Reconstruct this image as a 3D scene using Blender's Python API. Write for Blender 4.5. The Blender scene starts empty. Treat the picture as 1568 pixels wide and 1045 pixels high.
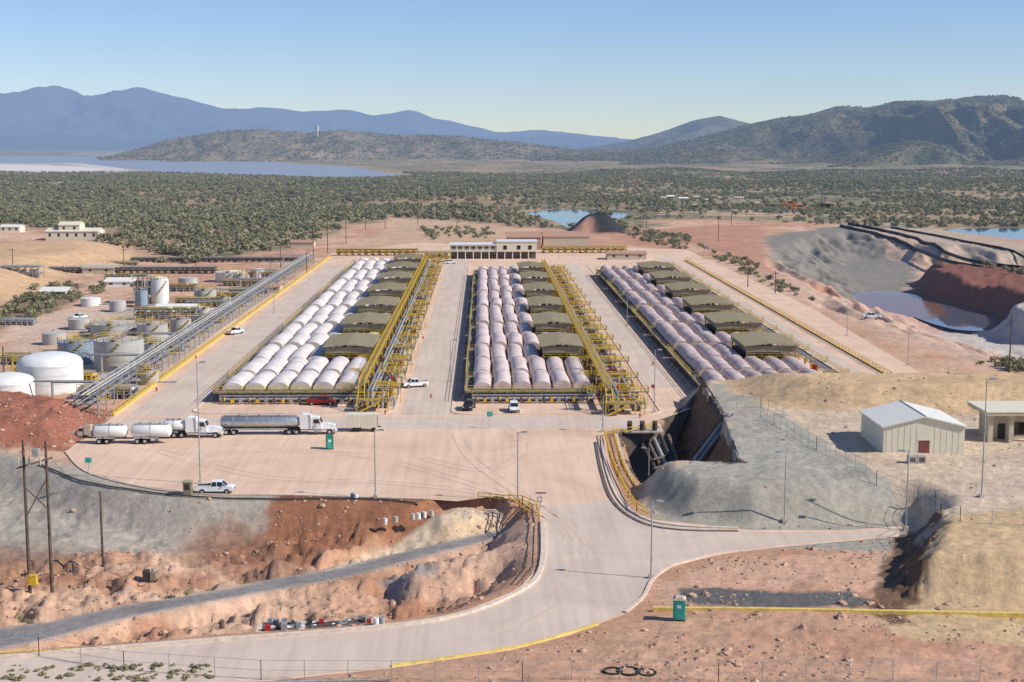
import bpy, math, random
import numpy as np
from mathutils import Vector, Matrix
random.seed(7); rng=np.random.default_rng(7)
S=bpy.context.scene
# ---------------------------------------------------------------- camera model / site survey helper
F=2178.0; PITCH=math.atan(300/F); YAW=math.radians(1.16); CAM=np.array([0,0,50.0])
fw=np.array([math.sin(YAW)*math.cos(PITCH),math.cos(YAW)*math.cos(PITCH),-math.sin(PITCH)])
rt=np.array([math.cos(YAW),-math.sin(YAW),0]); upv=np.cross(rt,fw)
def W(px,py,z=0.0):
    r=fw*F+rt*(px-784)+upv*(522.5-py); t=(z-50.0)/r[2]; p=CAM+r*t
    return (p[0],p[1],z)
def depth(p): return float(np.dot(np.array(p[:3])-CAM,fw))
def m_per_px(p): return depth(p)/F
def WP(l,z=0.0): return np.array([W(a,b,z)[:2] for a,b in l])
# ---------------------------------------------------------------- noise
def vn(x,y,s=0):
    xi=np.floor(x); yi=np.floor(y); fx=x-xi; fy=y-yi
    fx=fx*fx*(3-2*fx); fy=fy*fy*(3-2*fy)
    def h(a,b):
        v=np.sin(a*127.1+b*311.7+s*74.7)*43758.5453; return v-np.floor(v)
    return (h(xi,yi)*(1-fx)+h(xi+1,yi)*fx)*(1-fy)+(h(xi,yi+1)*(1-fx)+h(xi+1,yi+1)*fx)*fy
def fbm(x,y,o=4,s=0):
    r=0;a=.5;t=0
    for i in range(o):
        r=r+a*vn(x,y,s+i); t+=a; a*=.5; x=x*2.03+17.1; y=y*2.03+9.2
    return r/t
def sstep(t): t=np.clip(t,0,1); return t*t*(3-2*t)
def sdist(poly,X,Y,pad):
    out=np.full(X.shape,-1e9)
    m=(X>poly[:,0].min()-pad)&(X<poly[:,0].max()+pad)&(Y>poly[:,1].min()-pad)&(Y<poly[:,1].max()+pad)
    if not m.any(): return out
    x=X[m];y=Y[m]; d2=np.full(x.shape,1e18); ins=np.zeros(x.shape,bool); n=len(poly)
    for i in range(n):
        ax,ay=poly[i]; bx,by=poly[(i+1)%n]; ex=bx-ax; ey=by-ay; L=ex*ex+ey*ey+1e-9
        t=np.clip(((x-ax)*ex+(y-ay)*ey)/L,0,1)
        d2=np.minimum(d2,(x-ax-t*ex)**2+(y-ay-t*ey)**2)
        c=((ay>y)!=(by>y))
        if abs(ey)>1e-9: ins^=c&(x<(y-ay)/ey*ex+ax)
    d=np.sqrt(d2); out[m]=np.where(ins,d,-d); return out
def smoothline(pts,k=6):
    pts=[np.array(p,float) for p in pts]; out=[]
    for i in range(len(pts)-1):
        p0=pts[max(i-1,0)];p1=pts[i];p2=pts[i+1];p3=pts[min(i+2,len(pts)-1)]
        for j in range(k):
            t=j/k; out.append(.5*((2*p1)+(-p0+p2)*t+(2*p0-5*p1+4*p2-p3)*t*t+(-p0+3*p1-3*p2+p3)*t**3))
    out.append(pts[-1]); return out
def closed(poly,k=5): l=list(poly); return np.array(smoothline(l+[l[0]],k)[:-1])
# ---------------------------------------------------------------- terrain definition
POND_Q=closed(WP([(1305,452),(1340,447),(1390,450),(1440,464),(1480,474),(1530,488),(1522,506),(1470,506),(1430,497),(1390,484),(1340,478),(1310,468)],-7.2))
POND_B=closed(WP([(800,326),(840,321),(880,321),(940,322),(962,327),(955,334),(905,336),(888,345),(870,349),(850,340),(820,331)]))
POND_C=WP([(1435,351),(1500,349),(1700,350),(1700,372),(1568,368),(1480,358)])
POND_D=WP([(588,378),(640,374),(640,388),(600,388)])
LAKE=WP([(-400,238),(240,240),(300,246),(420,248),(470,252),(540,255),(600,264),(630,268),(590,273),(500,274),(420,271),(330,268),(250,264),(190,259),(120,250),(-400,249)])
LAKE2=WP([(-400,252),(0,252),(120,255),(180,260),(100,262),(0,261),(-400,261)])
LOW=WP([(-400,640),(0,694),(130,727),(200,748),(300,762),(440,764),(640,770),(705,776),(760,768),(812,778),(822,800),(820,868),(790,900),(700,938),(560,958),(300,978),(0,1002),(-400,1030)])
PIT=np.array([W(950,664)[:2],W(966,715)[:2],W(983,745)[:2],(26.0,203.5),(30,201.5),(36.8,201),(39.8,229),(40.6,240),(42.2,272),(37.5,266),(33.5,257),W(1000,658)[:2]])
PLAT=np.array([tuple(q) for q in WP([(1008,786),(1040,797),(1150,808),(1260,806),(1375,800),(1392,812),(1375,850),(1350,900),(1368,925),(1568,936),(1900,940)])]+[(180,270),(100,273),(60,277),(44,281),(39,279),(37.5,270),(34,258),(30,240),(26,215),(21.5,204),(21,195)])
BERM=np.array([(47,276),(46,262),(50,246),(60,239),(75,235),(100,236),(160,236),(160,274),(60,276)])
QUAR=WP([(1150,400),(1175,372),(1290,352),(1450,372),(1560,382),(1800,400),(1800,585),(1500,560),(1400,530),(1290,492),(1210,450)])
REDW=WP([(1378,442),(1400,402),(1480,404),(1700,425),(1700,505),(1540,486),(1440,462)])
REDM=WP([(-300,700),(0,690),(100,690),(168,655),(150,628),(60,612),(-300,600)])
SANDL=WP([(-200,470),(40,462),(120,420),(225,405),(200,375),(120,380),(-200,395)])
BLKM=WP([(868,358),(955,358),(962,352),(955,346),(880,346),(866,352)])
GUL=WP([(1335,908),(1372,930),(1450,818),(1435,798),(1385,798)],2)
MIDBANK=WP([(480,872),(560,852),(700,832),(790,806),(770,784),(700,788),(600,812),(500,840),(470,858)],-3)
ASPHL=[(-400,985),(0,963),(180,930),(345,903),(430,885),(520,870),(640,840),(770,812),(777,820),(650,852),(530,884),(440,900),(350,916),(190,947),(0,994),(-400,1045)]
ASPH=closed(WP(ASPHL,-3.4),3)
MIDM=WP([(560,900),(640,868),(800,845),(815,870),(760,895),(640,925)],-3)
SHOT=WP([(-400,660),(0,700),(130,730),(200,752),(300,765),(440,768),(400,805),(270,815),(150,812),(0,830),(-400,840)],-1)
YARD=WP([(100,692),(165,645),(205,612),(330,510),(508,388),(640,372),(1050,382),(1240,470),(1420,578),(1330,600),(1100,612),(990,650),(925,662),(935,715),(965,782),(1000,796),(1150,812),(1300,812),(1380,806),(1376,822),(1200,838),(1100,850),(1030,868),(1000,888),(985,915),(955,942),(870,974),(780,997),(600,1024),(400,1045),(150,1072),(-300,1110),(-300,1030),(0,1006),(300,981),(560,961),(700,941),(793,903),(825,869),(827,798),(815,772),(760,760),(700,768),(640,764),(440,758),(300,756),(200,742),(130,722)])
def H(X,Y):
    X=np.asarray(X,float); Y=np.asarray(Y,float)
    n=fbm(X*.03,Y*.03,4,3)-.5; n2=fbm(X*.35,Y*.35,4,11)-.5; n3=fbm(X*.004,Y*.004,4,21)-.5; n4=fbm(X*1.1,Y*1.1,3,14)-.5
    far=sstep((Y-620)/1500)
    h=n*1.2+n2*.5+n4*.22+n3*26*far
    yd=sdist(YARD,X,Y,60); flat=sstep(1+yd/9)
    for pnd in (POND_B,POND_C,POND_D): flat=np.maximum(flat,sstep(1+sdist(pnd,X,Y,120)/60))
    for pnd in (LAKE,LAKE2): flat=np.maximum(flat,sstep(1+sdist(pnd,X,Y,700)/500))
    h=h*(1-flat)
    led=fbm(X*.16+n2*1.5,Y*.3,3,5); led=np.floor(led*7)/7*.6+led*.4
    sh=sstep(1+sdist(SHOT,X,Y,6)/4)
    s=sdist(LOW,X,Y,5); k=sstep(s/8); h=h+k*(-3.6+(n2*1.3+n4*.5+(led-.5)*3.2)*(1-.72*sh))
    s=sdist(MIDM,X,Y,10); h=h+2.0*sstep(s/5)
    s=sdist(MIDBANK,X,Y,10); h=h-1.9*sstep(s/1.6)*(.8+n2)
    s=sdist(ASPH,X,Y,10); k=sstep(1+s/2.5); h=h*(1-k)+k*(-3.4)
    h=h+sstep(sdist(REDM,X,Y,5)/9)*(3.2+n2*1.5)
    h=h+sstep(sdist(SANDL,X,Y,5)/30)*6
    s=sdist(PLAT,X,Y,5); k=sstep(s/6.5); h=h+k*4.5
    h=h+sstep(1+sdist(GUL,X,Y,4)/2)*k*(1-k)*4*((led-.5)*4+n2*2.2+n4*1.)
    h=h+sstep(sdist(BERM,X,Y,5)/13)*(3.1+n*1.2)
    h=h+sstep(sdist(BLKM,X,Y,5)/14)*9
    er=np.abs(fbm(X*.09,Y*.02,4,61)-.5)*2
    s=sdist(QUAR,X,Y,5); k=sstep((s+er*16-6)/42); h=h*(1-k)+k*(-8+n*1.5+n2*.5); h=h-er*3.5*k*(1-k)*4
    s=sdist(REDW,X,Y,5); kr=sstep((s+er*9-2)/13); h=h+kr*(10+n*5+n2*1.5)-er*5*kr*(1-kr)*3
    s=sdist(POND_Q,X,Y,20); k=sstep(s/8+1); h=h*(1-k)+k*np.minimum(h,-7.0); h=h-sstep(s/6)*1.2
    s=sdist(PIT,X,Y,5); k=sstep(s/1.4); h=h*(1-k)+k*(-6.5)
    for pnd in (POND_B,POND_C,POND_D): h=h-sstep(sdist(pnd,X,Y,5)/5)*1.0
    for pnd in (LAKE,LAKE2): h=h-sstep(sdist(pnd,X,Y,5)/30)*2.0
    h=h-.03*sstep(1+yd/2)
    return h
def h1(x,y): return float(H(np.array([x]),np.array([y]))[0])
def P(px,py,dz=0.0):
    z=0.0
    for i in range(8):
        p=W(px,py,z); z=.5*z+.5*h1(p[0],p[1])
    p=W(px,py,z); return (p[0],p[1],z+dz)
# ---------------------------------------------------------------- materials
MATS={}
def nt_new(name):
    m=bpy.data.materials.new(name); m.use_nodes=True; nt=m.node_tree; return m,nt,nt.nodes['Principled BSDF'],nt.nodes['Material Output']
def N(nt,t,**k):
    n=nt.nodes.new(t)
    for a,b in k.items(): setattr(n,a,b)
    return n
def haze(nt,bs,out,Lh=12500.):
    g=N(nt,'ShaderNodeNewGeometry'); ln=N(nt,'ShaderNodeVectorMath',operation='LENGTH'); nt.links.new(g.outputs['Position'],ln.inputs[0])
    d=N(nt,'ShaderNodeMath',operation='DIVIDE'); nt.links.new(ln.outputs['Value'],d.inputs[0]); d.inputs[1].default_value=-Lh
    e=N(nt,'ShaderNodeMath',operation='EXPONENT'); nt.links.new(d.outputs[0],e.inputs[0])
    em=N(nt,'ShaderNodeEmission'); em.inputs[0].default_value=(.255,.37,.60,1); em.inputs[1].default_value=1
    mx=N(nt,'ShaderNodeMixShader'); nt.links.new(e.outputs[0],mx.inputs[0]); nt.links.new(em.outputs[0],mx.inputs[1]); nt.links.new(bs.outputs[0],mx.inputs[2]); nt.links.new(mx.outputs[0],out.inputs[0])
def mat(name,col,rough=.6,metal=0.,amp=.15,sc=1.5,bump=0.,hz=False,col2=None,spec=.3,stretch=None):
    if name in MATS: return MATS[name]
    m,nt,b,o=nt_new(name); b.inputs['Roughness'].default_value=rough; b.inputs['Metallic'].default_value=metal
    b.inputs['Specular IOR Level'].default_value=spec
    g=N(nt,'ShaderNodeNewGeometry'); vec=g.outputs['Position']
    if stretch:
        mp=N(nt,'ShaderNodeMapping'); mp.inputs['Scale'].default_value=stretch; nt.links.new(vec,mp.inputs[0]); vec=mp.outputs[0]
    n=N(nt,'ShaderNodeTexNoise'); n.inputs['Scale'].default_value=sc; n.inputs['Detail'].default_value=6; n.inputs['Roughness'].default_value=.65; nt.links.new(vec,n.inputs['Vector'])
    r=N(nt,'ShaderNodeValToRGB'); c2=col2 or tuple(c*(1-amp*1.6) for c in col); c1=col if col2 else tuple(min(1,c*(1+amp)) for c in col)
    r.color_ramp.elements[0].position=.32; r.color_ramp.elements[1].position=.68
    r.color_ramp.elements[0].color=(*c2,1); r.color_ramp.elements[1].color=(*c1,1)
    nt.links.new(n.outputs['Fac'],r.inputs[0]); nt.links.new(r.outputs[0],b.inputs['Base Color'])
    if bump:
        bp=N(nt,'ShaderNodeBump'); bp.inputs['Strength'].default_value=bump; bp.inputs['Distance'].default_value=.2; nt.links.new(n.outputs['Fac'],bp.inputs['Height']); nt.links.new(bp.outputs[0],b.inputs['Normal'])
    if hz: haze(nt,b,o)
    MATS[name]=m; return m
YEL=mat('yellow_paint',(.72,.46,.04),.5,amp=.2)
GRAT=mat('steel_grating',(.33,.26,.13),.7,amp=.3)
STEEL=mat('galvanised_steel',(.42,.42,.41),.5,.3,amp=.2)
DARK=mat('dark_steel',(.06,.055,.05),.6)
DK2=mat('dark_brown_pipework',(.16,.12,.10),.7,amp=.4)  # plain dark brown shared by pipes, posts, rails and deck edges
WHITE=mat('white_paint',(.80,.79,.76),.35,amp=.05)
CREAM=mat('cream_siding',(.72,.66,.50),.6,amp=.05)
ROOFW=mat('pale_metal_roof',(.78,.75,.66),.45,amp=.06,stretch=(3,.2,1))
KHAKI=mat('khaki_roof',(.38,.32,.20),.55,amp=.12,sc=.6)
KHAKID=mat('khaki_wall',(.28,.235,.15),.7)
CONC=mat('concrete',(.55,.47,.39),.85,amp=.15,sc=.7,bump=.2)
KERB=mat('kerb_concrete',(.68,.55,.43),.85,amp=.15)
YKERB=mat('yellow_kerb_paint',(.74,.54,.15),.7,amp=.2)
RUB=mat('rubber',(.02,.02,.02),.85)
GLASS=mat('dark_glass',(.02,.025,.03),.08,spec=.6,amp=.0)
RED=mat('red_paint',(.45,.04,.03),.4)
GREEN=mat('green_plastic',(.03,.22,.12),.45)
TEAL=mat('teal_plastic',(.05,.42,.32),.5)
WOOD=mat('weathered_wood_pole',(.13,.09,.065),.9,amp=.3)
TANKG=mat('grey_tank_paint',(.48,.46,.41),.5,amp=.1,sc=.3)
TANKW=mat('white_tank_paint',(.76,.75,.70),.45,amp=.06,sc=.3)
TANKB=mat('bluegrey_tank_paint',(.27,.33,.38),.5)
ALU=mat('polished_aluminium',(.55,.55,.55),.28,.7,amp=.1)
TARPW=mat('white_tarpaulin',(.76,.70,.65),.6,sc=.35,bump=.3,col2=(.56,.48,.44))
TARPP=mat('pinkish_tarpaulin',(.74,.61,.56),.6,sc=.35,bump=.3,col2=(.48,.365,.33))
TARPM=mat('mauve_tarpaulin',(.70,.56,.50),.6,sc=.35,bump=.3,col2=(.40,.29,.255))
BLACKP=mat('black_hdpe_pipe',(.025,.025,.028),.5)
TAN=mat('tan_wall',(.54,.46,.34),.8)
ROOFR=mat('faded_red_roof',(.46,.27,.19),.7)
ORANGE=mat('orange_paint',(.70,.18,.03),.5)
BROWND=mat('brown_door',(.22,.07,.05),.6)
HZW=mat('hazed_white',(.62,.60,.55),.7,hz=True)
CUT=mat('shaded_cut_earth',(.30,.185,.115),.95,sc=.7,bump=1.,col2=(.15,.085,.05),spec=.05)  # cut earth; shade of the left-facing walls is put into this brown
TYREM=mat('tyre_stain',(.60,.43,.315),.9,amp=.1)
# ---------------------------------------------------------------- mesh builder
class MB:
    def __init__(s,name): s.n=name; s.v=[]; s.f=[]; s.m=[]; s.sm=[]; s.mats=[]; s.M=None
    def mi(s,m):
        if m not in s.mats: s.mats.append(m)
        return s.mats.index(m)
    def add(s,vs,fs,m,smooth=False):
        o=len(s.v)
        if s.M is not None: vs=[tuple(s.M@Vector(p)) for p in vs]
        s.v+=vs; k=s.mi(m)
        for f in fs: s.f.append([i+o for i in f]); s.m.append(k); s.sm.append(smooth)
    def bx(s,x0,x1,y0,y1,z0,z1,m):
        s.add([(x0,y0,z0),(x1,y0,z0),(x1,y1,z0),(x0,y1,z0),(x0,y0,z1),(x1,y0,z1),(x1,y1,z1),(x0,y1,z1)],
          [(0,3,2,1),(4,5,6,7),(0,1,5,4),(1,2,6,5),(2,3,7,6),(3,0,4,7)],m)
    def cyl(s,a,b,r,m,n=8,r2=None,smooth=True,cap=True):
        a=Vector(a);b=Vector(b);d=(b-a)
        if d.length<1e-6: return
        d.normalize(); q=Vector((0,0,1)) if abs(d.z)<.9 else Vector((1,0,0)); u=d.cross(q).normalized(); w=d.cross(u)
        r2=r if r2 is None else r2; vs=[]
        for c,rr in ((a,r),(b,r2)):
            for i in range(n):
                t=2*math.pi*i/n+math.pi/4; vs.append(tuple(c+u*math.cos(t)*rr+w*math.sin(t)*rr))
        s.add(vs,[(i,(i+1)%n,n+(i+1)%n,n+i) for i in range(n)],m,smooth and n>5)
        if cap: s.add(vs,[tuple(range(n))[::-1],tuple(range(n,2*n))],m)
    def prism(s,prof,w,m,wt=None,zt=None):
        zs=[p[1] for p in prof]; z0=min(zs); z1=max(zs); wt=w if wt is None else wt
        hw=lambda z: w+(wt-w)*((z-z0)/(z1-z0+1e-9))
        n=len(prof); vs=[(x,-hw(z),z) for x,z in prof]+[(x,hw(z),z) for x,z in prof]
        s.add(vs,[tuple(range(n)),tuple(range(n,2*n))[::-1]]+[(i,i+n,(i+1)%n+n,(i+1)%n) for i in range(n)],m)
    def tube(s,pts,r,m,n=6):
        for a,b in zip(pts[:-1],pts[1:]): s.cyl(a,b,r,m,n,cap=True)
    def rail(s,pts,m=None,h=1.1,r=.05,sp=2.2):
        m=m or YEL
        for a,b in zip(pts[:-1],pts[1:]):
            a=Vector(a);b=Vector(b);L=(b-a).length
            for k in (h,h*.52): s.cyl(a+Vector((0,0,k)),b+Vector((0,0,k)),r,m,4,cap=False)
            n=max(1,int(L/sp))
            for i in range(n+1):
                p=a.lerp(b,i/n); s.cyl(p,p+Vector((0,0,h)),r,m,4,cap=False)
    def dome(s,c,r,h,m,n=20,k=5):
        vs=[];fs=[]
        for j in range(k+1):
            t=j/k*math.pi/2
            for i in range(n):
                a=2*math.pi*i/n; vs.append((c[0]+r*math.cos(t)*math.cos(a),c[1]+r*math.cos(t)*math.sin(a),c[2]+h*math.sin(t)))
        for j in range(k):
            for i in range(n): fs.append((j*n+i,j*n+(i+1)%n,(j+1)*n+(i+1)%n,(j+1)*n+i))
        s.add(vs,fs,m,True)
    def done(s,loc=None):
        me=bpy.data.meshes.new(s.n); me.from_pydata([tuple(p) for p in s.v],[],s.f)
        for m in s.mats: me.materials.append(m)
        me.polygons.foreach_set('material_index',s.m); me.polygons.foreach_set('use_smooth',s.sm); me.update()
        o=bpy.data.objects.new(s.n,me); S.collection.objects.link(o)
        if loc is not None: o.location=loc
        return o
def T(p,ang=0,sc=1.): return Matrix.Translation(Vector(p))@Matrix.Rotation(ang,4,'Z')@Matrix.Scale(sc,4)
def sheet(name,poly,z,m):
    me=bpy.data.meshes.new(name); me.from_pydata([(x,y,z) for x,y in poly],[],[list(range(len(poly)))]); me.materials.append(m); me.update()
    if me.polygons[0].normal.z<0: me.flip_normals()
    o=bpy.data.objects.new(name,me); S.collection.objects.link(o); return o
def strip(name,pts,w,z0,z1,m,b=None):
    own=b is None; b=b or MB(name); P3=[np.array([p[0],p[1],p[2] if len(p)>2 else 0.]) for p in pts]; vs=[];n=len(P3)
    for i,p in enumerate(P3):
        d=P3[min(i+1,n-1)]-P3[max(i-1,0)]; d=d/ (np.linalg.norm(d[:2])+1e-9); q=np.array([-d[1],d[0],0])*w/2
        for a,z in ((-q,z0),(q,z0),(q,z1),(-q,z1)): vs.append(tuple(p+a+np.array([0,0,z])))
    fs=[]
    for i in range(n-1):
        for j in range(4): fs.append((4*i+j,4*i+(j+1)%4,4*i+4+(j+1)%4,4*i+4+j))
    fs+= [(0,3,2,1),(4*n-4,4*n-3,4*n-2,4*n-1)]
    b.add(vs,fs,m); return b.done() if own else None
# ---------------------------------------------------------------- ground sheet
rows=[95.]
while rows[-1]<800: rows.append(rows[-1]*1.0040)
while rows[-1]<3000: rows.append(rows[-1]*1.008)
while rows[-1]<40000: rows.append(rows[-1]*1.03)
rows=np.array(rows); nc=800; u=np.linspace(-.60,.60,nc)
YY=np.repeat(rows[:,None],nc,1); XX=YY*u[None,:]; nr=len(rows)
X=XX.ravel();Y=YY.ravel(); Z=H(X,Y)
col=np.zeros((X.size,4)); col[:,3]=1
dirt=np.array([.57,.32,.195]); dirt2=np.array([.68,.44,.29]); red=np.array([.41,.17,.09]); scrub=np.array([.34,.255,.14])
nA=fbm(X*.02,Y*.02,5,31)[:,None]; nB=fbm(X*.11,Y*.11,4,37)[:,None]; nC=fbm(X*.5,Y*.5,4,43)[:,None]
c=dirt*(1-sstep((nA-.4)*5))+dirt2*sstep((nA-.4)*5); kk=sstep((nB-.56)*8)*.5; c=c*(1-kk)+red*kk
def paint(poly,colr,soft=2.,op=1.,z=0.,wob=3.):
    global c
    p=WP(poly,z) if isinstance(poly,list) else poly
    s=sdist(p,X,Y,soft+wob*2+2)+(nB[:,0]-.5)*wob*2+(nC[:,0]-.5)*wob*1.2
    k=(sstep(s/soft+.5)*op)[:,None]; c=c*(1-k)+np.array(colr)*k
SCR=WP([(-900,342),(0,344),(60,352),(150,352),(230,388),(290,402),(420,388),(520,345),(600,330),(700,338),(780,347),(960,353),(1000,338),(1160,338),(1350,348),(1568,349),(2500,352),(2500,224.5),(-1800,224.5)])
s=sdist(SCR,X,Y,80)+(nA[:,0]-.5)*80; veg=sstep(s/25+.5); veg=np.where(Y>6500,1,veg)
c=c*(1-veg[:,None])+scrub*(.8+.5*nA)*veg[:,None]
s=fbm(X*.006,Y*.004,4,51); k=(sstep((s-.58)*14)*veg*.65)[:,None]; c=c*(1-k)+np.array([.46,.30,.17])*k; veg=veg*(1-k[:,0]*.8)
paint([(0,470),(60,440),(130,432),(120,462),(60,490),(0,505)],(.20,.15,.08),6,.8)
paint([(0,520),(30,490),(150,465),(200,470),(60,520)],(.68,.47,.33),5,.9)
paint([(0,550),(40,500),(170,462),(210,470),(60,540)],(.62,.45,.33),5,.8)
paint(REDM,(.36,.14,.085),4,1)
paint(SANDL,(.62,.40,.22),12,.9)
paint([(150,480),(420,440),(440,470),(230,600),(130,620),(60,560)],(.52,.43,.34),5,.8)
paint([(530,385),(620,335),(720,335),(790,350),(760,368),(640,372)],(.58,.40,.24),10,.8)
# low area
paint(SHOT,(.47,.40,.315),2.5,1,0,2)
paint([(0,740),(60,740),(120,790),(80,815),(0,820)],(.38,.34,.27),3,.6,-2)
paint([(200,752),(420,766),(400,790),(300,790)],(.42,.36,.285),3,.5,-1)
paint([(-400,838),(0,832),(100,845),(130,880),(60,900),(-400,900)],(.28,.14,.075),6,.7,-3.6)
paint([(440,772),(640,772),(700,778),(650,800),(560,812),(480,835),(450,850),(380,838),(300,830),(400,800)],(.33,.14,.07),3,.95,-2)
paint([(300,815),(400,812),(470,850),(480,872),(400,890),(330,880),(280,850)],(.32,.16,.095),6,.8,-3.6)
paint([(488,868),(500,842),(560,822),(640,808),(700,790),(770,783),(772,805),(700,826),(600,846),(510,868)],(.70,.54,.37),1.2,1,-2.5,1)
paint([(560,835),(640,822),(700,805),(765,795),(768,803),(640,836),(570,846)],(.64,.40,.20),1.2,.45,-2.5,1.5)
paint([(640,840),(790,808),(818,830),(815,870),(760,895),(680,905),(600,900)],(.60,.39,.27),5,.8,-2.5)
paint([(590,880),(640,865),(655,885),(610,900)],(.33,.31,.29),2,.8,-2.5,2)
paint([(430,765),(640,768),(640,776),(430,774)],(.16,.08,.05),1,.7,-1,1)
paint([(700,960),(0,1040),(-300,1060),(-300,1300),(1900,1300),(1900,945),(1000,945),(900,985)],(.60,.355,.23),5,.8,0)
paint([(1150,975),(1568,960),(1900,960),(1900,1000),(1568,1000),(1300,1010)],(.50,.25,.155),4,.5,0,5)
paint([(1000,895),(1080,860),(1220,848),(1370,850),(1340,905),(1150,905),(1010,925)],(.68,.405,.275),3,.9)
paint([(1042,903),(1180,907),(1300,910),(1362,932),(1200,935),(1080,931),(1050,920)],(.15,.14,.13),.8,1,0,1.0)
# plateau
paint(PLAT,(.64,.49,.34),1.5,1)
paint([(1000,800),(1045,800),(1400,812),(1400,770),(1340,742),(1260,690),(1200,648),(1117,652),(1100,700),(1020,740)],(.42,.385,.31),1.5,1,3.0,1.5)
paint([(1000,750),(1040,745),(1150,762),(1300,775),(1385,780),(1400,812),(1040,812),(990,790)],(.40,.36,.28),2,.9,1.5,1.5)
paint([(1085,588),(1165,586),(1170,640),(1120,650),(1098,655)],(.42,.37,.29),1.5,1,4.5,1)
paint(BERM,(.62,.42,.23),4,.95)
paint([(1392,800),(1568,792),(1900,790),(1900,942),(1568,940),(1365,928),(1350,900)],(.62,.43,.24),1.5,1,3.5,1.)
paint(GUL,(.17,.095,.055),1.0,.95,0,1.8)  # dark brown gully earth with the shade of its left-facing slope painted in
paint([(1430,800),(1470,765),(1568,700),(1900,700),(1900,770),(1568,762),(1500,780)],(.64,.49,.36),2,.9,4.5)
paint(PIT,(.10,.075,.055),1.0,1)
# quarry
paint(QUAR,(.60,.41,.29),15,.9)
paint([(1165,372),(1290,352),(1400,392),(1400,440),(1330,452),(1230,430),(1175,402)],(.26,.23,.185),8,1,-3,6)
paint([(1200,440),(1300,455),(1300,478),(1230,458)],(.54,.26,.16),5,.8,-6,5)
paint(REDW,(.23,.095,.065),6,1,0,6)
paint([(1400,500),(1500,505),(1700,520),(1700,570),(1480,555),(1400,525)],(.60,.54,.48),8,.8,-8,6)
paint([(1290,470),(1400,486),(1450,500),(1420,520),(1300,490)],(.58,.36,.27),6,.9,-8,5)
paint([(1290,345),(1568,402),(1700,430),(1700,395),(1568,372),(1380,343)],(.50,.39,.28),12,.9,0,8)
paint([(1090,345),(1165,345),(1180,400),(1200,430),(1140,400),(1060,375),(1000,352)],(.50,.25,.155),8,.8)
paint([(960,350),(1040,355),(1060,385),(990,382),(950,368)],(.50,.24,.145),8,.7)
paint(BLKM,(.035,.032,.03),5,1)
paint([(770,355),(905,355),(910,382),(770,382)],(.60,.31,.20),8,.8)
paint([(-400,247),(120,249),(210,260),(190,264),(-400,265)],(.72,.63,.54),40,.95,0,30)
paint([(330,271),(600,275),(560,282),(300,276)],(.58,.37,.21),20,.6,0,20)
paint([(130,232),(460,234),(480,240),(100,238)],(.60,.49,.38),60,.6,0,30)
for q in ([(0,300),(70,300),(60,304),(0,304)],[(390,292),(440,290),(450,298),(400,300)],[(1180,325),(1290,322),(1300,333),(1190,334)],[(990,320),(1160,322),(1250,326),(1250,333),(1000,330)],[(960,270),(978,262),(985,290),(968,290)],[(780,316),(870,314),(880,322),(800,324)],[(250,330),(330,326),(360,332),(280,336)],[(580,318),(640,314),(650,320),(590,324)]):
    paint(q,(.56,.37,.23),10,.85,0,12)
veg=veg*(1-sstep(sdist(QUAR,X,Y,20)/10+.5))
for pnd in (LAKE,LAKE2): veg=veg*(1-sstep(1+sdist(pnd,X,Y,200)/60))
veg=np.maximum(veg, sstep(sdist(WP([(1180,470),(1150,440),(1100,400),(1010,360),(960,352),(1000,345),(1120,380),(1230,440)]),X,Y,20)/20)*.5)
s=sdist(ASPH,X,Y,3); k=sstep(s/.7+.5)[:,None]*.95; c=c*(1-k)+np.array([.26,.245,.235])*k; k=np.exp(-((s)/.5)**2)[:,None]*.5; c=c*(1-k)+np.array([.5,.42,.34])*k
col[:,:3]=np.clip(c,0,1)
me=bpy.data.meshes.new('ground'); nv=X.size
me.vertices.add(nv); co=np.stack([X,Y,Z],1).astype(np.float32); me.vertices.foreach_set('co',co.ravel())
i=np.arange((nr-1)*(nc-1)); r_=i//(nc-1); c_=i%(nc-1); a=r_*nc+c_
quads=np.stack([a,a+1,a+nc+1,a+nc],1).astype(np.int32); nf=len(quads)
me.loops.add(nf*4); me.loops.foreach_set('vertex_index',quads.ravel()); me.polygons.add(nf); me.polygons.foreach_set('loop_start',np.arange(0,nf*4,4,dtype=np.int32)); me.polygons.foreach_set('loop_total',np.full(nf,4,dtype=np.int32)); me.polygons.foreach_set('use_smooth',np.ones(nf,bool)); me.update(calc_edges=True)
at=me.color_attributes.new('Col','FLOAT_COLOR','POINT'); at.data.foreach_set('color',col.astype(np.float32).ravel())
av=me.attributes.new('veg','FLOAT','POINT'); av.data.foreach_set('value',veg.astype(np.float32))
gnd=bpy.data.objects.new('ground',me); S.collection.objects.link(gnd)
m,nt,b,o=nt_new('earth'); b.inputs['Roughness'].default_value=.95; b.inputs['Specular IOR Level'].default_value=.1
g=N(nt,'ShaderNodeNewGeometry'); A=N(nt,'ShaderNodeAttribute',attribute_name='Col'); V=N(nt,'ShaderNodeAttribute',attribute_name='veg')
n1=N(nt,'ShaderNodeTexNoise'); n1.inputs['Scale'].default_value=.9; n1.inputs['Detail'].default_value=9; n1.inputs['Roughness'].default_value=.78; nt.links.new(g.outputs['Position'],n1.inputs['Vector'])
r1=N(nt,'ShaderNodeMapRange'); r1.inputs[1].default_value=.3; r1.inputs[2].default_value=.7; r1.inputs[3].default_value=.68; r1.inputs[4].default_value=1.24; nt.links.new(n1.outputs['Fac'],r1.inputs[0])
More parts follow.
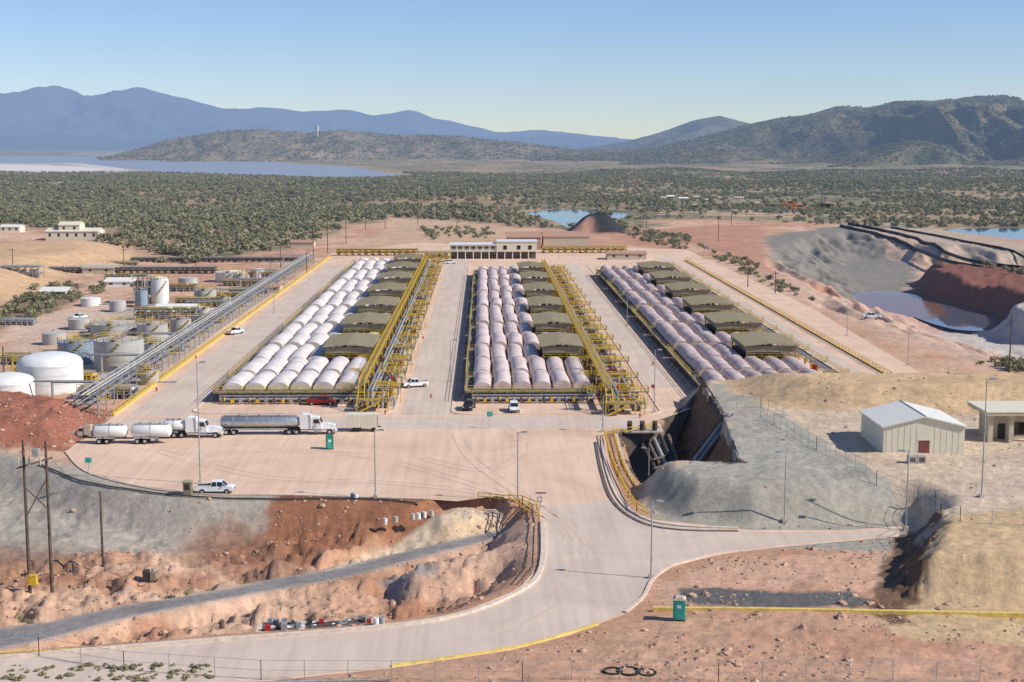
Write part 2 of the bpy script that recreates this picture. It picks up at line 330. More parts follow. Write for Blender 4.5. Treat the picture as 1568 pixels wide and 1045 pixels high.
n5=N(nt,'ShaderNodeTexNoise'); n5.inputs['Scale'].default_value=.12; n5.inputs['Detail'].default_value=6; n5.inputs['Roughness'].default_value=.7; n5.inputs['Distortion'].default_value=1.2; nt.links.new(g.outputs['Position'],n5.inputs['Vector'])
r5=N(nt,'ShaderNodeMapRange'); r5.inputs[1].default_value=.35; r5.inputs[2].default_value=.65; r5.inputs[3].default_value=.86; r5.inputs[4].default_value=1.12; nt.links.new(n5.outputs['Fac'],r5.inputs[0])
m5=N(nt,'ShaderNodeMath',operation='MULTIPLY'); nt.links.new(r1.outputs[0],m5.inputs[0]); nt.links.new(r5.outputs[0],m5.inputs[1])
mu=N(nt,'ShaderNodeVectorMath',operation='SCALE'); nt.links.new(A.outputs['Color'],mu.inputs[0]); nt.links.new(m5.outputs[0],mu.inputs['Scale'])
vo=N(nt,'ShaderNodeTexVoronoi'); vo.inputs['Scale'].default_value=.085; nt.links.new(g.outputs['Position'],vo.inputs['Vector'])
nn=N(nt,'ShaderNodeTexNoise'); nn.inputs['Scale'].default_value=.008; nn.inputs['Detail'].default_value=4; nt.links.new(g.outputs['Position'],nn.inputs['Vector'])
rr=N(nt,'ShaderNodeMapRange'); rr.inputs[1].default_value=.35; rr.inputs[2].default_value=.65; rr.inputs[3].default_value=.30; rr.inputs[4].default_value=.75; nt.links.new(nn.outputs['Fac'],rr.inputs[0])
lt=N(nt,'ShaderNodeMath',operation='LESS_THAN'); nt.links.new(vo.outputs['Distance'],lt.inputs[0]); nt.links.new(rr.outputs[0],lt.inputs[1])
ml=N(nt,'ShaderNodeMath',operation='MULTIPLY'); nt.links.new(lt.outputs[0],ml.inputs[0]); nt.links.new(V.outputs['Fac'],ml.inputs[1])
mx=N(nt,'ShaderNodeMix',data_type='RGBA'); nt.links.new(ml.outputs[0],mx.inputs[0]); nt.links.new(mu.outputs[0],mx.inputs[6]); mx.inputs[7].default_value=(.15,.14,.075,1)
nt.links.new(mx.outputs[2],b.inputs['Base Color'])
bp=N(nt,'ShaderNodeBump'); bp.inputs['Strength'].default_value=.7; bp.inputs['Distance'].default_value=.4; nt.links.new(n1.outputs['Fac'],bp.inputs['Height']); nt.links.new(bp.outputs[0],b.inputs['Normal'])
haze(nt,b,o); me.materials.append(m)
# ---------------------------------------------------------------- yard + roads
def paving(name,c1,c2,joint=.0,sc=.05):
    m,nt,b,o=nt_new(name); b.inputs['Roughness'].default_value=.85; b.inputs['Specular IOR Level'].default_value=.2
    g=N(nt,'ShaderNodeNewGeometry')
    n1=N(nt,'ShaderNodeTexNoise'); n1.inputs['Scale'].default_value=sc; n1.inputs['Detail'].default_value=8; n1.inputs['Roughness'].default_value=.7; n1.inputs['Distortion'].default_value=.8; nt.links.new(g.outputs['Position'],n1.inputs['Vector'])
    r=N(nt,'ShaderNodeValToRGB'); r.color_ramp.elements[0].position=.36; r.color_ramp.elements[1].position=.62; r.color_ramp.elements[0].color=(*c1,1); r.color_ramp.elements[1].color=(*c2,1); nt.links.new(n1.outputs['Fac'],r.inputs[0])
    mp=N(nt,'ShaderNodeMapping'); mp.inputs['Scale'].default_value=(.9,.035,1); nt.links.new(g.outputs['Position'],mp.inputs[0])
    n2=N(nt,'ShaderNodeTexNoise'); n2.inputs['Scale'].default_value=1.; n2.inputs['Detail'].default_value=5; nt.links.new(mp.outputs[0],n2.inputs['Vector'])
    n3=N(nt,'ShaderNodeTexNoise'); n3.inputs['Scale'].default_value=2.5; n3.inputs['Detail'].default_value=6; n3.inputs['Roughness'].default_value=.8; nt.links.new(g.outputs['Position'],n3.inputs['Vector'])
    r2=N(nt,'ShaderNodeMapRange'); r2.inputs[1].default_value=.35; r2.inputs[2].default_value=.6; r2.inputs[3].default_value=.91; r2.inputs[4].default_value=1.02; nt.links.new(n2.outputs['Fac'],r2.inputs[0])
    r3=N(nt,'ShaderNodeMapRange'); r3.inputs[1].default_value=.3; r3.inputs[2].default_value=.7; r3.inputs[3].default_value=.92; r3.inputs[4].default_value=1.07; nt.links.new(n3.outputs['Fac'],r3.inputs[0])
    mm=N(nt,'ShaderNodeMath',operation='MULTIPLY'); nt.links.new(r2.outputs[0],mm.inputs[0]); nt.links.new(r3.outputs[0],mm.inputs[1])
    br=N(nt,'ShaderNodeTexBrick'); br.offset=0; br.inputs['Scale'].default_value=1; br.inputs['Brick Width'].default_value=6; br.inputs['Row Height'].default_value=6; br.inputs['Mortar Size'].default_value=.04; br.inputs['Color1'].default_value=(1,1,1,1); br.inputs['Color2'].default_value=(.98,.98,.98,1); br.inputs['Mortar'].default_value=(1-joint,1-joint,1-joint,1); nt.links.new(g.outputs['Position'],br.inputs['Vector'])
    s1=N(nt,'ShaderNodeVectorMath',operation='SCALE'); nt.links.new(r.outputs[0],s1.inputs[0]); nt.links.new(mm.outputs[0],s1.inputs['Scale'])
    s2=N(nt,'ShaderNodeVectorMath',operation='MULTIPLY'); nt.links.new(s1.outputs[0],s2.inputs[0]); nt.links.new(br.outputs['Color'],s2.inputs[1])
    nt.links.new(s2.outputs[0],b.inputs['Base Color']); return m
YM=paving('dusty_concrete_paving',(.66,.44,.30),(.77,.555,.40),.05)
RM=paving('worn_road_concrete',(.57,.455,.36),(.66,.53,.42),.05,.08)
sheet('concrete_yard_pavement',YARD,.012,YM)
road=WP([(830,775),(905,770),(930,765),(965,786),(1000,800),(1150,815),(1300,815),(1378,809),(1374,820),(1200,835),(1100,847),(1030,865),(997,888),(982,914),(952,939),(867,970),(780,993),(600,1020),(400,1041),(150,1067),(-300,1105),(-300,1034),(0,1010),(300,984),(560,964),(700,944),(796,906),(829,870),(831,800)])
sheet('curved_access_road',road,.024,RM)
def rectlane(name,x0,x1,y0,y1,z=.022): sheet(name,np.array([(x0,y0),(x1,y0),(x1,y1),(x0,y1)]),z,RM)
rectlane('plant_road',-15.5,-6.5,262,640); rectlane('plant_road',34,40,292,600); rectlane('plant_road',76.5,84,285,640); rectlane('plant_road',-66,-55.5,262,600)
sheet('plant_road',np.array([(-66,249),(29,249),(29,260),(-66,260)]),.022,RM)
def kerbpx(name,l,m=KERB,w=.45,h=.14,z=0,z0=0.0): return strip(name,smoothline([W(a,b_,z) for a,b_ in l]),w,z0,h,m)
kerbpx('road_kerb',[(0,1009),(300,984),(560,964),(700,944),(796,906),(829,870),(831,800)],KERB,.6,.3)
kerbpx('road_kerb',[(600,1021),(780,994),(870,971)],YKERB,.35,.2)
kerbpx('road_kerb',[(870,971),(915,957)],YKERB,.35,.2)
kerbpx('road_kerb',[(957,939),(985,915),(1000,888),(1030,867),(1100,849),(1140,845)],KERB,.4,.2)
kerbpx('road_kerb',[(1000,937),(1100,938),(1200,939),(1300,941),(1400,943),(1500,945),(1700,948)],YKERB,.5,.55,z0=-1)
kerbpx('yard_kerb',[(100,692),(130,722),(200,743),(300,757),(440,759),(640,765)],KERB,.3,.15)
kerbpx('drain_channel',[(912,678),(920,720),(938,768),(980,800),(1040,812),(1130,814)],DK2,.5,.12)
kerbpx('drain_kerb',[(922,672),(928,715),(948,765),(985,794),(1040,806),(1130,810)],KERB,.5,.2)
kerbpx('yellow_boundary_kerb',[(0,1000),(200,990),(500,968)],YKERB,.2,.12)
tb=MB('tyre_marks')
for l in ([(300,700),(420,690),(560,700),(700,735),(850,790),(900,850)],[(240,690),(400,730),(600,740),(760,760),(860,800)],[(690,640),(720,700),(800,760),(880,830),(870,900),(760,970)],[(640,700),(740,720),(800,690),(760,650),(650,640)]):
    pts=smoothline([W(a,b_,0) for a,b_ in l],10)
    for off in (-.9,.9):
        q=[]
        for i_,p in enumerate(pts):
            d=pts[min(i_+1,len(pts)-1)]-pts[max(i_-1,0)]; d=d/np.linalg.norm(d); q.append((p[0]-d[1]*off,p[1]+d[0]*off,.030))
        vs=[]
        for i_,p in enumerate(q):
            d=np.array(q[min(i_+1,len(q)-1)])-np.array(q[max(i_-1,0)]); d=d/np.linalg.norm(d); w_=.06+.08*random.random(); vs+=[(p[0]-d[1]*w_,p[1]+d[0]*w_,p[2]),(p[0]+d[1]*w_,p[1]-d[0]*w_,p[2])]
        tb.add(vs,[(2*j+1,2*j+3,2*j+2,2*j) for j in range(len(q)-1) if random.random()<.8],TYREM)
tb.done()
def island(x0,x1,y0,y1,name='kerb_island'):
    r=3;pts=[]
    for cx,cy,a0 in ((x1-r,y0+r,-90),(x1-r,y1-r,0),(x0+r,y1-r,90),(x0+r,y0+r,180)):
        for k in range(5): t=math.radians(a0+k*22.5); pts.append((cx+r*math.cos(t),cy+r*math.sin(t)))
    strip(name,pts+[pts[0]],.4,0,.15,KERB)
island(-55,-17,264,590); island(-6,33.5,262,590); island(43.5,76,282,590)
# ---------------------------------------------------------------- water
def water(name,poly,z,c1,r=.06,ior=1.33):
    m,nt,b,o=nt_new(name+'_surface'); b.inputs['Base Color'].default_value=(*c1,1); b.inputs['Roughness'].default_value=r; b.inputs['IOR'].default_value=ior
    n=N(nt,'ShaderNodeTexNoise'); n.inputs['Scale'].default_value=.4; g=N(nt,'ShaderNodeNewGeometry'); nt.links.new(g.outputs['Position'],n.inputs['Vector']); bp=N(nt,'ShaderNodeBump'); bp.inputs['Strength'].default_value=.05; nt.links.new(n.outputs['Fac'],bp.inputs['Height']); nt.links.new(bp.outputs[0],b.inputs['Normal'])
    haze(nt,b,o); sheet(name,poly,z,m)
water('quarry_pond_water',POND_Q,-7.1,(.10,.10,.13),.03)
water('quarry_pond_painted_reflection',closed(WP([(1307,453),(1340,448),(1392,451),(1438,465),(1448,480),(1420,490),(1390,483),(1340,477),(1312,468)],-7.1)),-7.09,(.20,.09,.05),.1,1.12)  # reddish sheet over the pond's left part, painting in the red wall's reflection
water('pond_water',POND_B,-.15,(.03,.07,.12)); water('pond_water',POND_C,-.15,(.05,.12,.2)); water('pond_water',POND_D,-.15,(.10,.13,.14)); water('lake_water',LAKE,-.4,(.30,.32,.35),.4); water('lake_mud_flat',LAKE2,-.4,(.74,.66,.58),.8)
# ---------------------------------------------------------------- mountains
def hillmat(name,c1,c2,sc,spots=0.):
    m,nt,b,o=nt_new(name); b.inputs['Roughness'].default_value=1; b.inputs['Specular IOR Level'].default_value=0
    g=N(nt,'ShaderNodeNewGeometry'); n=N(nt,'ShaderNodeTexNoise'); n.inputs['Scale'].default_value=sc; n.inputs['Detail'].default_value=10; n.inputs['Roughness'].default_value=.7; nt.links.new(g.outputs['Position'],n.inputs['Vector'])
    r=N(nt,'ShaderNodeValToRGB'); r.color_ramp.elements[0].position=.38; r.color_ramp.elements[1].position=.62; r.color_ramp.elements[0].color=(*c1,1); r.color_ramp.elements[1].color=(*c2,1); nt.links.new(n.outputs['Fac'],r.inputs[0])
    v=N(nt,'ShaderNodeTexVoronoi'); v.inputs['Scale'].default_value=.09; nt.links.new(g.outputs['Position'],v.inputs['Vector'])
    rr=N(nt,'ShaderNodeMapRange'); rr.inputs[1].default_value=.1; rr.inputs[2].default_value=.7; rr.inputs[3].default_value=1-spots; rr.inputs[4].default_value=1.1; nt.links.new(v.outputs['Distance'],rr.inputs[0])
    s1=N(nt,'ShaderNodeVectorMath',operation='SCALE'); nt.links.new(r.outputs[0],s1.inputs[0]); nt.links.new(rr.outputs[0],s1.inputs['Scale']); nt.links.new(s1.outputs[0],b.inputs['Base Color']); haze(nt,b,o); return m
def ridge(name,prof,D,front,back,m,nx=500,ny=110,gs=1.,amp=.35,pw=1.4,seed=0,spur=0.):
    xs=[];zs=[]
    for a,b_ in prof:
        r=fw*F+rt*(a-784)+upv*(522.5-b_); t=D/r[1]; xs.append(r[0]*t); zs.append(50+r[2]*t)
    gx=np.linspace(xs[0],xs[-1],nx); zr=np.interp(gx,xs,zs); ker=np.ones(5)/5; zp=np.pad(zr,2,mode='edge'); zr=np.convolve(zp,ker,'valid')
    zmax=max(zs)
    tt=np.concatenate([np.linspace(0,1,ny),1+np.linspace(0,1,30)[1:]]); yy=np.where(tt<=1,D-front*(1-tt),D+back*(tt-1))
    GX,TT=np.meshgrid(gx,tt); GY=np.meshgrid(gx,yy)[1]; s=np.where(TT<=1,np.clip(TT,0,1)**pw,np.clip(2-TT,0,1)**1.2); s=s*s*(3-2*s)*.45+s*.55
    wob=(fbm(GX/(900*gs),GY/(900*gs),3,seed+3)-.5)*front*.25
    k=1/(420*gs); q=fbm((GX+wob)*k,GY*k*.45,6,seed); rid=1-np.abs(q*2-1)*2.2
    base=-25; zz=base+(zr[None,:]-base)*s; env=np.clip(s*(1.02-s)*3.6,0,1)
    zz+= (rid-.75)*amp*(zr[None,:]-base)*env
    if spur:   # long spurs and valleys running down towards the plain
        q2=fbm((GX*.9+GY*.35+wob*1.5)/(620*gs),GY/(2600*gs),3,seed+31); sp=1-np.abs(q2*2-1)*3.2; zz+=(sp-.45)*spur*(zr[None,:]-base)*env
    zz+=(fbm(GX/(60*gs),GY/(60*gs),4,seed+9)-.5)*(zmax*.045)*np.clip(s*3,0,1)
    zz=np.where(TT<=1,np.minimum(zz,50+(zr[None,:]-50)*GY/D*1.0+np.where(TT<.97,0,zmax*.02)),zz)
    me=bpy.data.meshes.new(name); nyy=len(tt)
    vs=np.stack([GX,GY,zz],-1).reshape(-1,3); ii=np.arange((nyy-1)*(nx-1)); a=(ii//(nx-1))*nx+ii%(nx-1)
    me.from_pydata(vs.tolist(),[],np.stack([a,a+1,a+nx+1,a+nx],1).tolist()); me.polygons.foreach_set('use_smooth',np.ones(len(me.polygons),bool)); me.materials.append(m); me.update()
    o=bpy.data.objects.new(name,me); S.collection.objects.link(o); return o,(GX,GY,zz)
HM1=hillmat('far_mountain_rock',(.06,.07,.08),(.13,.13,.12),.0006)
HM2=hillmat('scrubby_hill',(.075,.08,.04),(.22,.175,.095),.006,.55)
HM3=hillmat('desert_hill',(.15,.13,.075),(.31,.235,.14),.01,.5)
ridge('far_mountains',[(-500,170),(-300,158),(-150,165),(0,147),(20,151),(60,138),(90,132),(108,139),(130,150),(170,143),(215,133),(240,141),(270,147),(300,154),(345,165),(400,163),(440,167),(470,171),(530,167),(570,174),(600,172),(632,166),(660,177),(700,186),(760,202),(830,199),(900,207),(960,213),(1020,221),(1100,226)],22000,6500,4000,HM1,gs=4.,amp=.5,seed=1,spur=.25)
ridge('distant_hills',[(-500,200),(0,208),(100,205),(200,214),(300,208),(400,214),(500,206),(600,214),(700,205),(780,212),(850,208),(950,217),(1050,226)],17000,4000,2000,HM1,gs=2.5,amp=.3,seed=5)
_,hillA=ridge('low_desert_hill',[(150,243),(215,236),(245,226),(290,209),(330,200),(400,197),(470,203),(530,199),(600,207),(700,208),(780,217),(870,229),(960,231),(1050,229),(1150,236)],5600,1500,1200,HM3,gs=1.,amp=.45,seed=8,pw=1.)
ridge('distant_hills',[(850,235),(960,217),(1010,202),(1060,184),(1100,178),(1140,187),(1200,205),(1300,215),(1400,235)],8500,2500,1500,HM2,gs=1.3,amp=.4,seed=12,spur=.2)
_,hillB=ridge('scrub_covered_hills',[(800,242),(960,233),(1040,217),(1100,203),(1140,192),(1180,179),(1230,176),(1280,161),(1330,163),(1370,152),(1430,151),(1490,148),(1530,146),(1568,160),(1650,150),(1800,175)],5200,3300,1500,HM2,nx=700,ny=150,gs=1.1,amp=.6,seed=22,pw=1.35,spur=.42)
# ---------------------------------------------------------------- plant blocks
def arch(b,cx,w,y0,y1,z0,h,m,seed):
    n=9; rnd=random.Random(seed); L=y1-y0; k=max(6,int(L/1.4)); vs=[];fs=[]; jz=rnd.uniform(.9,1.08); jx=rnd.uniform(-.08,.08); ph=rnd.uniform(0,6)
    for j in range(k+1):
        t=j/k; hump=.84+.18*math.sin(math.pi*min(1,max(0,t)))
        rib=1.0+.03*math.sin(j*2.1+ph)+rnd.uniform(-.02,.02)
        hh=h*hump*rib*jz; ww=w*.455*(1+(rib-1)*.5); dx=jx+.10*math.sin(t*4+ph)
        for i in range(n):
            a=math.pi*i/(n-1); vs.append((cx+dx-ww*math.cos(a),y0+t*L,z0+hh*math.sin(a)**.8))
    for j in range(k):
        for i in range(n-1): fs.append((j*n+i,j*n+i+1,(j+1)*n+i+1,(j+1)*n+i))
    b.add(vs,fs,m,True); b.add(vs,[tuple(range(n))[::-1],tuple(range(k*n,k*n+n))],m)
def block(x0,x1,sx0,tarp,idx,nm):
    ncol=6; w=(x1-x0)/ncol; nback=int(round((sx0-x0)/w)); w2=(sx0-x0)/nback; zt=2.3
    for mth in range(-1,nm+1):
        y0=292+mth*41; L=39.2; front=mth==-1; last=mth==nm
        if front: y0=275.5; L=16
        if last: L=10
        b=MB('covered_settler_tank')
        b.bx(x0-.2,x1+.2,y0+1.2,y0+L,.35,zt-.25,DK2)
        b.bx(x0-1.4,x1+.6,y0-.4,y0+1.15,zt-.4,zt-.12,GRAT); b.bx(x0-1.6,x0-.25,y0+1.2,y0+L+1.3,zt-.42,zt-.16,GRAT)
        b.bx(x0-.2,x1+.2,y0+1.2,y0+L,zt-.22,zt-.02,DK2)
        for cidx in range(ncol): arch(b,x0+w*(cidx+.5),w,y0+1.5,y0+min(L-.1,18.6),zt,1.85,tarp,idx*100+mth*10+cidx)
        if L>30:
            for cidx in range(nback): arch(b,x0+w2*(cidx+.5),w2,y0+19.1,y0+39,zt,1.8,tarp,1000+idx*100+mth*10+cidx)
        nleg=int((x1-x0)/3)
        for k in range(nleg+1):
            xx=x0+k*(x1-x0)/nleg; b.cyl((xx,y0-.2,0),(xx,y0-.2,zt),.12,YEL if front and k%2==0 else DARK,4)
            if front: b.cyl((xx,y0+.6,0.),(xx+1.2,y0+.6,zt-.3),.14,STEEL,5)
        for k in range(int(L/2.9)):
            yk=y0+1.5+k*2.9; b.cyl((x0-1.5,yk,0),(x0-1.5,yk,zt-.2),.09,DARK,4); b.cyl((x0-2.6,yk,0),(x0-.3,yk+.0,zt+.2),.08,DK2 if k%3 else STEEL,4)
        if front:
            b.cyl((x0,y0-1.3,.9),(x1,y0-1.3,.9),.28,STEEL,8); b.cyl((x0,y0-.9,1.5),(x1,y0-.9,1.5),.18,ALU,8)
            for k in range(16):
                xx=x0+1+k*(x1-x0-2)/15; b.cyl((xx,y0-2,0),(xx,y0-1.6,1.3),.14,[YEL,RED,STEEL,YEL,DARK][k%5],5); b.bx(xx-.3,xx+.3,y0-2.3,y0-1.9,.3,.7+.3*(k%3),[DK2,YEL,STEEL][k%3])
        b.rail([(x0-1.5,y0-.3,zt-.1),(x1+.5,y0-.3,zt-.1)],r=.06 if front else .045)
        b.rail([(x0-1.5,y0-.3,zt-.15),(x0-1.5,y0+L+1.3,zt-.15)],YEL if mth%2==0 else DK2,r=.045,sp=2.8)
        b.done()
        if L<30: continue
        s=MB('tan_roofed_mixer_shed'); a=sx0+.3; e=x1+.2; ya=y0+19.5; yb=y0+39.; zr=6.1
        for xx in (a+.3,(a+e)/2,e-.3):
            for k in range(5): yk=ya+.4+k*(yb-ya-.8)/4; s.cyl((xx,yk,zt),(xx,yk,zr),.14,KHAKID,4)
        mid=(a+e)/2
        s.add([(a-.5,ya-.5,zr-.1),(mid,ya-.5,zr+.5),(e+.5,ya-.5,zr-.1),(a-.5,yb,zr-.1),(mid,yb,zr+.5),(e+.5,yb,zr-.1),(a-.5,ya-.5,zr-.3),(mid,ya-.5,zr+.3),(e+.5,ya-.5,zr-.3),(a-.5,yb,zr-.3),(mid,yb,zr+.3),(e+.5,yb,zr-.3)],
              [(0,1,4,3),(1,2,5,4),(6,9,10,7),(7,10,11,8),(0,6,7,1),(1,7,8,2),(3,4,10,9),(4,5,11,10),(0,3,9,6),(2,8,11,5)],KHAKI)
        for k in range(17):
            yk=ya-.3+k*(yb-ya)/16.5
            for q0,q1,za,zb in ((a-.5,mid,zr-.1,zr+.5),(mid,e+.5,zr+.5,zr-.1)): s.cyl((q0,yk,za+.02),(q1,yk,zb+.02),.08,KHAKI,4)
        s.bx(a,e,ya,ya+.12,zr-1.7,zr-.32,KHAKID); s.bx(a,a+.12,ya+.13,yb,zr-1.5,zr-.32,KHAKID)
        s.bx(a+.2,e-.2,ya+1,yb-1,zt-.01,zt+1.1,DK2)
        for k in range(4): s.cyl((a+1.5+k*2.2,ya+3+k*3.6,zt+1),(a+1.5+k*2.2,ya+3+k*3.6,zt+3),.5,[STEEL,TANKB,YEL,STEEL][k],8)
        s.rail([(a,ya-.6,zt+.8),(e+.4,ya-.6,zt+.8)],r=.05,sp=1.6); s.rail([(e+.7,ya-.6,zt+.4),(e+.7,yb,zt+.4)],r=.05,sp=2)
        s.done()
block(-51.5,-25,-35.2,TARPW,1,7); block(-2.2,21.5,12.8,TARPP,2,6); block(45,69.5,58,TARPM,3,6)
def rack(x0,x1,y0,y1,name='yellow_pipe_rack',seed=0):
    r=random.Random(seed); b=MB(name); zc=4.6
    wx0=x0+.2; wx1=x0+1.3
    b.bx(wx0,wx1,y0,y1,zc+.02,zc+.1,GRAT); b.rail([(wx0,y0,zc+.1),(wx0,y1,zc+.1)],r=.065,sp=2); b.rail([(wx1,y0,zc+.1),(wx1,y1,zc+.1)],r=.065,sp=2)
    y=y0+1; i=0
    while y<y1:
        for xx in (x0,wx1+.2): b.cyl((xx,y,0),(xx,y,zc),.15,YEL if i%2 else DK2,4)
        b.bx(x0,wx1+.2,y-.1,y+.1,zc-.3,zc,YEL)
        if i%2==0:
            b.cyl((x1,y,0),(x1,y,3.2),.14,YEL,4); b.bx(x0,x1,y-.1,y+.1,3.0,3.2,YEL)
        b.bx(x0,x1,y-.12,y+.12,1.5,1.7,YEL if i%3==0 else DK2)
        if i%3==0:
            b.bx(x0-3.2,x0,y+.4,y+1.5,zc-1.2,zc-1.1,GRAT); b.rail([(x0-3.2,y+.4,zc-1.1),(x0+.1,y+.4,zc-1.1)],r=.06,sp=1.5); b.rail([(x0-3.2,y+1.5,zc-1.1),(x0+.1,y+1.5,zc-1.1)],r=.06,sp=1.5)
        if i%3==1:
            z=r.uniform(2.,3.); b.bx(x1-3.4,x1+2.2,y+.2,y+1.5,z,z+.08,GRAT); b.rail([(x1-3.4,y+.2,z),(x1+2.2,y+.2,z),(x1+2.2,y+1.5,z),(x1-3.4,y+1.5,z)],r=.065,sp=1.3)
            for q in (x1-3.3,x1+2.1): b.cyl((q,y+.3,0),(q,y+.3,z),.1,YEL,4)
            for k in range(5): b.bx(x1+.9,x1+1.7,y-.3-k*.45,y-k*.45,z-.3-k*.4,z-.22-k*.4,YEL)
            b.cyl((x1+.9,y-.1,z+.9),(x1+.9,y-2.4,z-1.1),.05,YEL,4)
        for k in range(5):
            xx=r.uniform(x0+1.5,x1+.5); yy=y+r.uniform(.5,5); z=r.uniform(.3,2.6); b.bx(xx-.25,xx+.25,yy-.3,yy+.3,z-.3,z+.4,r.choice([STEEL,RED,DK2,TANKB,WHITE,YEL,YEL]))
            b.cyl((xx,yy,0),(xx,yy,z+.8),.12,r.choice([STEEL,DK2,ALU,RED,YEL]),5)
        if i%2==0: z=r.uniform(.6,1.8); q=r.uniform(0,3); b.cyl((x0-1.+q,y+2.5,z),(x1+1.2,y+2.5,z),.28,r.choice([STEEL,ALU,DK2]),7); b.cyl((x1+1.2,y+2.5,z),(x1+1.2,y+2.5,0),.28,STEEL,7); b.cyl((x0-1.+q,y+2.5,z),(x0-1.+q,y+2.5,0),.28,STEEL,7)
        y+=6.3;i+=1
    def seg(xx,z,rad,mm,cont=False):
        y=y0+1
        while y<y1:
            L=r.uniform(14,45)
            b.cyl((xx,y,z),(xx,min(y+L,y1),z),rad,mm,8); b.cyl((xx,y,z),(xx,y,0),rad,mm,6); y+=L+(0 if cont else r.uniform(2,9))
    seg(x0+1.9,3.4,.22,ALU); seg(x0+2.6,3.4,.25,STEEL); seg(x0+3.6,1.9,.3,DK2,True); seg(x0+2.6,1.9,.3,STEEL); seg(x1-1.0,1.95,.3,STEEL); seg(x1-.3,.6,.35,DK2,True); seg(x0+1.5,.5,.35,DARK,True); seg(x0+.6,1.8,.3,DK2,True)
    b.bx(x0,x1+.3,y0-3.2,y0+.1,2.0,2.12,GRAT); b.rail([(x0,y0-3.2,2.12),(x1+.3,y0-3.2,2.12),(x1+.3,y0,2.12)],r=.07,sp=1.2)
    for xx in (x0,x0+2,x1-1.5,x1+.3): b.cyl((xx,y0-3.2,0),(xx,y0-3.2,2.1),.14,YEL,4)
    for k in range(9): b.bx(x0+.3+k*.45,x0+.7+k*.45,y0-4.3,y0-3.3,.2+k*.22,.28+k*.22,YEL)
    b.cyl((x0+.3,y0-4.3,1.1),(x0+4.4,y0-4.3,3.1),.07,YEL,4); b.cyl((x0+.1,y0-4.3,.1),(x0+4.3,y0-4.3,2.0),.13,YEL,4)
    b.cyl((wx1,y0-.1,zc),(wx1+.2,y0-3.,2.1),.12,YEL,4); b.cyl((wx0,y0-.1,zc),(wx0,y0-3.,2.1),.12,YEL,4)
    b.done()
rack(-24.0,-18.4,268,580,seed=1); rack(22.8,29.8,264,560,seed=2)
b=MB('yellow_pipe_rack')
for i in range(46):
    y=286+i*6; b.cyl((71,y,0),(71,y,3.2),.12,YEL,4); b.cyl((74,y,0),(74,y,3.2),.12,YEL if i%2 else DK2,4); b.bx(71,74,y-.1,y+.1,2.95,3.2,YEL)
    if i%3==0: b.bx(70.2,75,y+1,y+2.2,3.2,3.28,GRAT); b.rail([(70.2,y+1,3.3),(75,y+1,3.3),(75,y+2.2,3.3)],r=.06,sp=1.3); b.bx(72,73,y+2,y+3,.5,2.4,random.choice([STEEL,RED,TANKB,WHITE]))
b.rail([(74.2,286,3.2),(74.2,560,3.2)],r=.06,sp=2.4)
for xx in (71.6,72.3,73.1): b.cyl((xx,286,3.4),(xx,560,3.4),.2,random.choice([DK2,ALU,STEEL]),7)
b.done()
def railpx(name,l,m=YEL,z=None,r=.06,sp=2.5,h=1.1):
    b=MB(name); b.rail([P(a,c_) if z is None else W(a,c_,z) for a,c_ in l],m,h,r,sp); b.done()
b=MB('yellow_guard_rail'); b.rail([(-69,262,0),(-69,640,0)],r=.075,sp=3,h=1.2); b.bx(-69.4,-68.7,262,640,0.03,.35,YKERB); b.done()
b=MB('yellow_guard_rail'); b.rail([(88.5,285,0),(88.5,620,0)],r=.075,sp=3,h=1.2); b.bx(88.3,88.7,285,620,0.03,.3,YKERB); b.done()
railpx('yellow_handrail',[(926,668),(934,700),(946,730),(962,762),(975,783),(992,792)],z=.05,r=.08,sp=1.6)
railpx('yellow_handrail',[(926,668),(965,664),(1000,658)],z=.05,r=.07,sp=1.6)
railpx('yellow_handrail',[(940,668),(948,700),(960,730),(974,750)],z=.05,r=.07,sp=1.6)
railpx('yellow_handrail',[(732,766),(770,770),(800,771),(822,781),(826,800)],z=.0,r=.08,sp=1.6)
railpx('yellow_handrail',[(780,768),(795,778),(812,790)],z=.0,r=.08,sp=1.6)
b=MB('dark_guard_rail'); b.rail([W(x,y,.0) for x,y in ((826,800),(824,868),(800,896))],DK2,1.0,.05,3); b.done()
b=MB('steel_pipe_rack'); y=262;i=0
while y<610:
    for xx in (-76,-71.8): b.cyl((xx,y,0),(xx,y,4.0),.15,STEEL,4)
    for z in (2.2,3.9): b.bx(-76.1,-71.7,y-.12,y+.12,z,z+.25,STEEL)
    if i%3==0: b.cyl((-71.8,y,0),(-71.8,y+6,3.9),.08,STEEL,4)
    if i%5==0: b.bx(-71.8,-70.,y+.3,y+1.6,3.0,3.1,YEL); b.rail([(-71.8,y+.3,3.1),(-70.,y+.3,3.1),(-70.,y+1.6,3.1)],r=.05,sp=1.2)
    if i%6==2: b.cyl((-76,y+1,4.3),(-84,y+1,4.3),.25,STEEL,7); b.cyl((-84,y+1,4.3),(-84,y+1,0),.25,STEEL,7); b.cyl((-76,y+2,4.3),(-88,y+2,4.3),.2,ALU,7)
    y+=6;i+=1
for xx,z in ((-75.5,4.3),(-74.2,4.3),(-73.2,4.35),(-75,2.6),(-73,2.65)): b.cyl((xx,260,z),(xx,610,z),random.choice([.16,.22,.28]),random.choice([STEEL,ALU,TANKG,DK2]),7)
b.rail([(-71.6,262,4.1),(-71.6,610,4.1)],STEEL,r=.045,sp=3); b.done()
